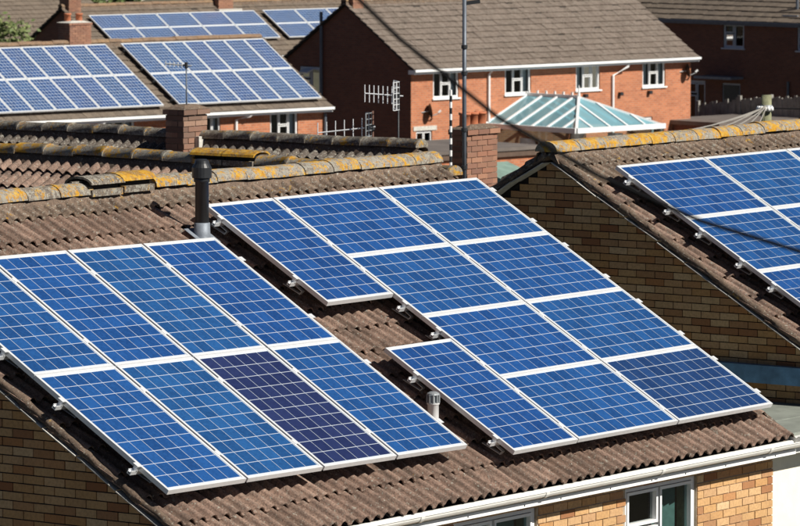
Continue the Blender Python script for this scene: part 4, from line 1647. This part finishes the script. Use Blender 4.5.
yagi('aerial with dark mesh reflector on a rusty mast behind the front ridge', (20.54, 9.54, 5.6), (20.54, 9.54, 7.14), (20.49, 9.58, 6.92), (20.09, 10.11, 6.85), 6, .27, .38, 'rust', 'galvanised')
yagi('higher aerial with bright grid reflector standing clear of the dark gable', (20.76, 9.28, 5.5), (20.76, 9.28, 7.40), (20.74, 9.31, 7.34), (20.50, 9.64, 7.37), 7, .23, .37, 'dark_metal', 'aluminium', .012, .6)
yagi('thin grey aerial on a slim mast above the weathered chimney', (19.13, 11.56, 6.9), (19.13, 11.56, 7.78), (19.11, 11.58, 7.74), (18.97, 11.78, 7.76), 5, .07, 0, 'mast_grey', 'dark_metal', .010)

mst = thing('aerial_mast', 'tall grey steel mast strapped to the brick chimney stack with terracotta pots', 'mast', (21.42, 8.68, 5.6))
ob('tube', MB().tube([(0, 0, 0), (0, 0, 3.2)], .028, 12).mesh('tube', 'mast_grey', True), mst)
for z in (.75, 1.25, 2.0, 2.35):
    ob('strap', MB().lathe([(.029, 0), (.042, .005), (.042, .05), (.029, .055)], (0, 0, z), 12).mesh('strap', 'dark_metal'), mst)
ob('bracket', MB().bar((0, 0, 2.95), (.13, -.16, 2.98), .03, .05).mesh('bracket', 'dark_metal'), mst)
bwp = thing('banded_pole', 'slim pole banded black and white beside the terracotta chimney pots', 'pole', (21.14, 8.70, 5.5))
for k in range(24):
    ob('band', MB().tube([(0, 0, k * .08), (0, 0, (k + 1) * .08)], .019, 8).mesh('band', 'white_plastic' if k % 2 else 'black_plastic'), bwp)


# ------------------------------------------------------------------ trees
def tree(label, base, height, rad, n, leaf, trunk='bark', size=.28, crown_lo=.3, group=None, name='tree'):
    root = thing(name, label, 'tree', base, 0, group)
    m = MB()
    pts = [(0, 0, -.2), (rnd.gauss(0, .1), rnd.gauss(0, .1), height * .3), (rnd.gauss(0, .2), rnd.gauss(0, .2), height * .62), (rnd.gauss(0, .3), rnd.gauss(0, .3), height * .9)]
    m.tube(pts, [rad * .09, rad * .07, rad * .045, rad * .015], 8)
    for k in range(9):
        z = height * (crown_lo + .06 * k)
        a = rnd.uniform(0, 6.28)
        l = rad * rnd.uniform(.5, .9)
        m.tube([(0, 0, z), (math.cos(a) * l * .5, math.sin(a) * l * .5, z + l * .35), (math.cos(a) * l, math.sin(a) * l, z + l * .55)], [rad * .035, rad * .022, rad * .008], 6)
    ob('trunk', m.mesh('trunk', trunk, True), root)
    clumps = [(rnd.uniform(-.75, .75) * rad, rnd.uniform(-.75, .75) * rad, height * rnd.uniform(crown_lo + .08, .95), rad * rnd.uniform(.25, .5)) for _ in range(26)]
    V, F = [], []
    for i in range(n):
        cx, cy, cz, cr = rnd.choice(clumps)
        d = Vector((rnd.gauss(0, 1), rnd.gauss(0, 1), rnd.gauss(0, 1))).normalized() * (cr * rnd.random() ** .4)
        c = Vector((cx, cy, cz)) + d
        u = Vector((rnd.gauss(0, 1), rnd.gauss(0, 1), rnd.gauss(0, 1))).normalized()
        v = u.orthogonal().normalized()
        sz = size * rnd.uniform(.6, 1.3)
        b = len(V)
        V += [c - u * sz * .5, c + v * sz * .3, c + u * sz * .5, c - v * sz * .3]
        F.append((b, b + 1, b + 2, b + 3))
    tag(ob('crown', raw_mesh('crown', V, F, leaf), root), kind='stuff')


tree('small bright green tree poking up behind the ridge of the far panel house', (101.0, 86.9, -2.7), 7.2, 1.5, 2600, 'leaf_bright', size=.2, crown_lo=.55)
for i, (x, y, h, r, lab) in enumerate(((168.0, 150.0, 10.0, 4.2, 'broad green tree far behind the brown roofs, beyond the plain back house'),
                                       (172.0, 141.0, 8.0, 3.4, 'round green tree on the far skyline between two taller trees'),
                                       (178.0, 133.0, 10.5, 4.4, 'tall dense tree far behind the brick chimney of the sideways panels'),
                                       (181.0, 124.0, 8.5, 3.6, 'green tree far behind the end of the sideways panel roof'),
                                       (186.0, 116.0, 10.0, 4.0, 'far green tree above the dark gable of the grey roofed house'))):
    tree(lab, (x, y, -2.7), h, r, 3200, 'leaf' if i % 2 else 'leaf_bright', 'pale_bark', .5, .2, 'trees beyond the far roofs')
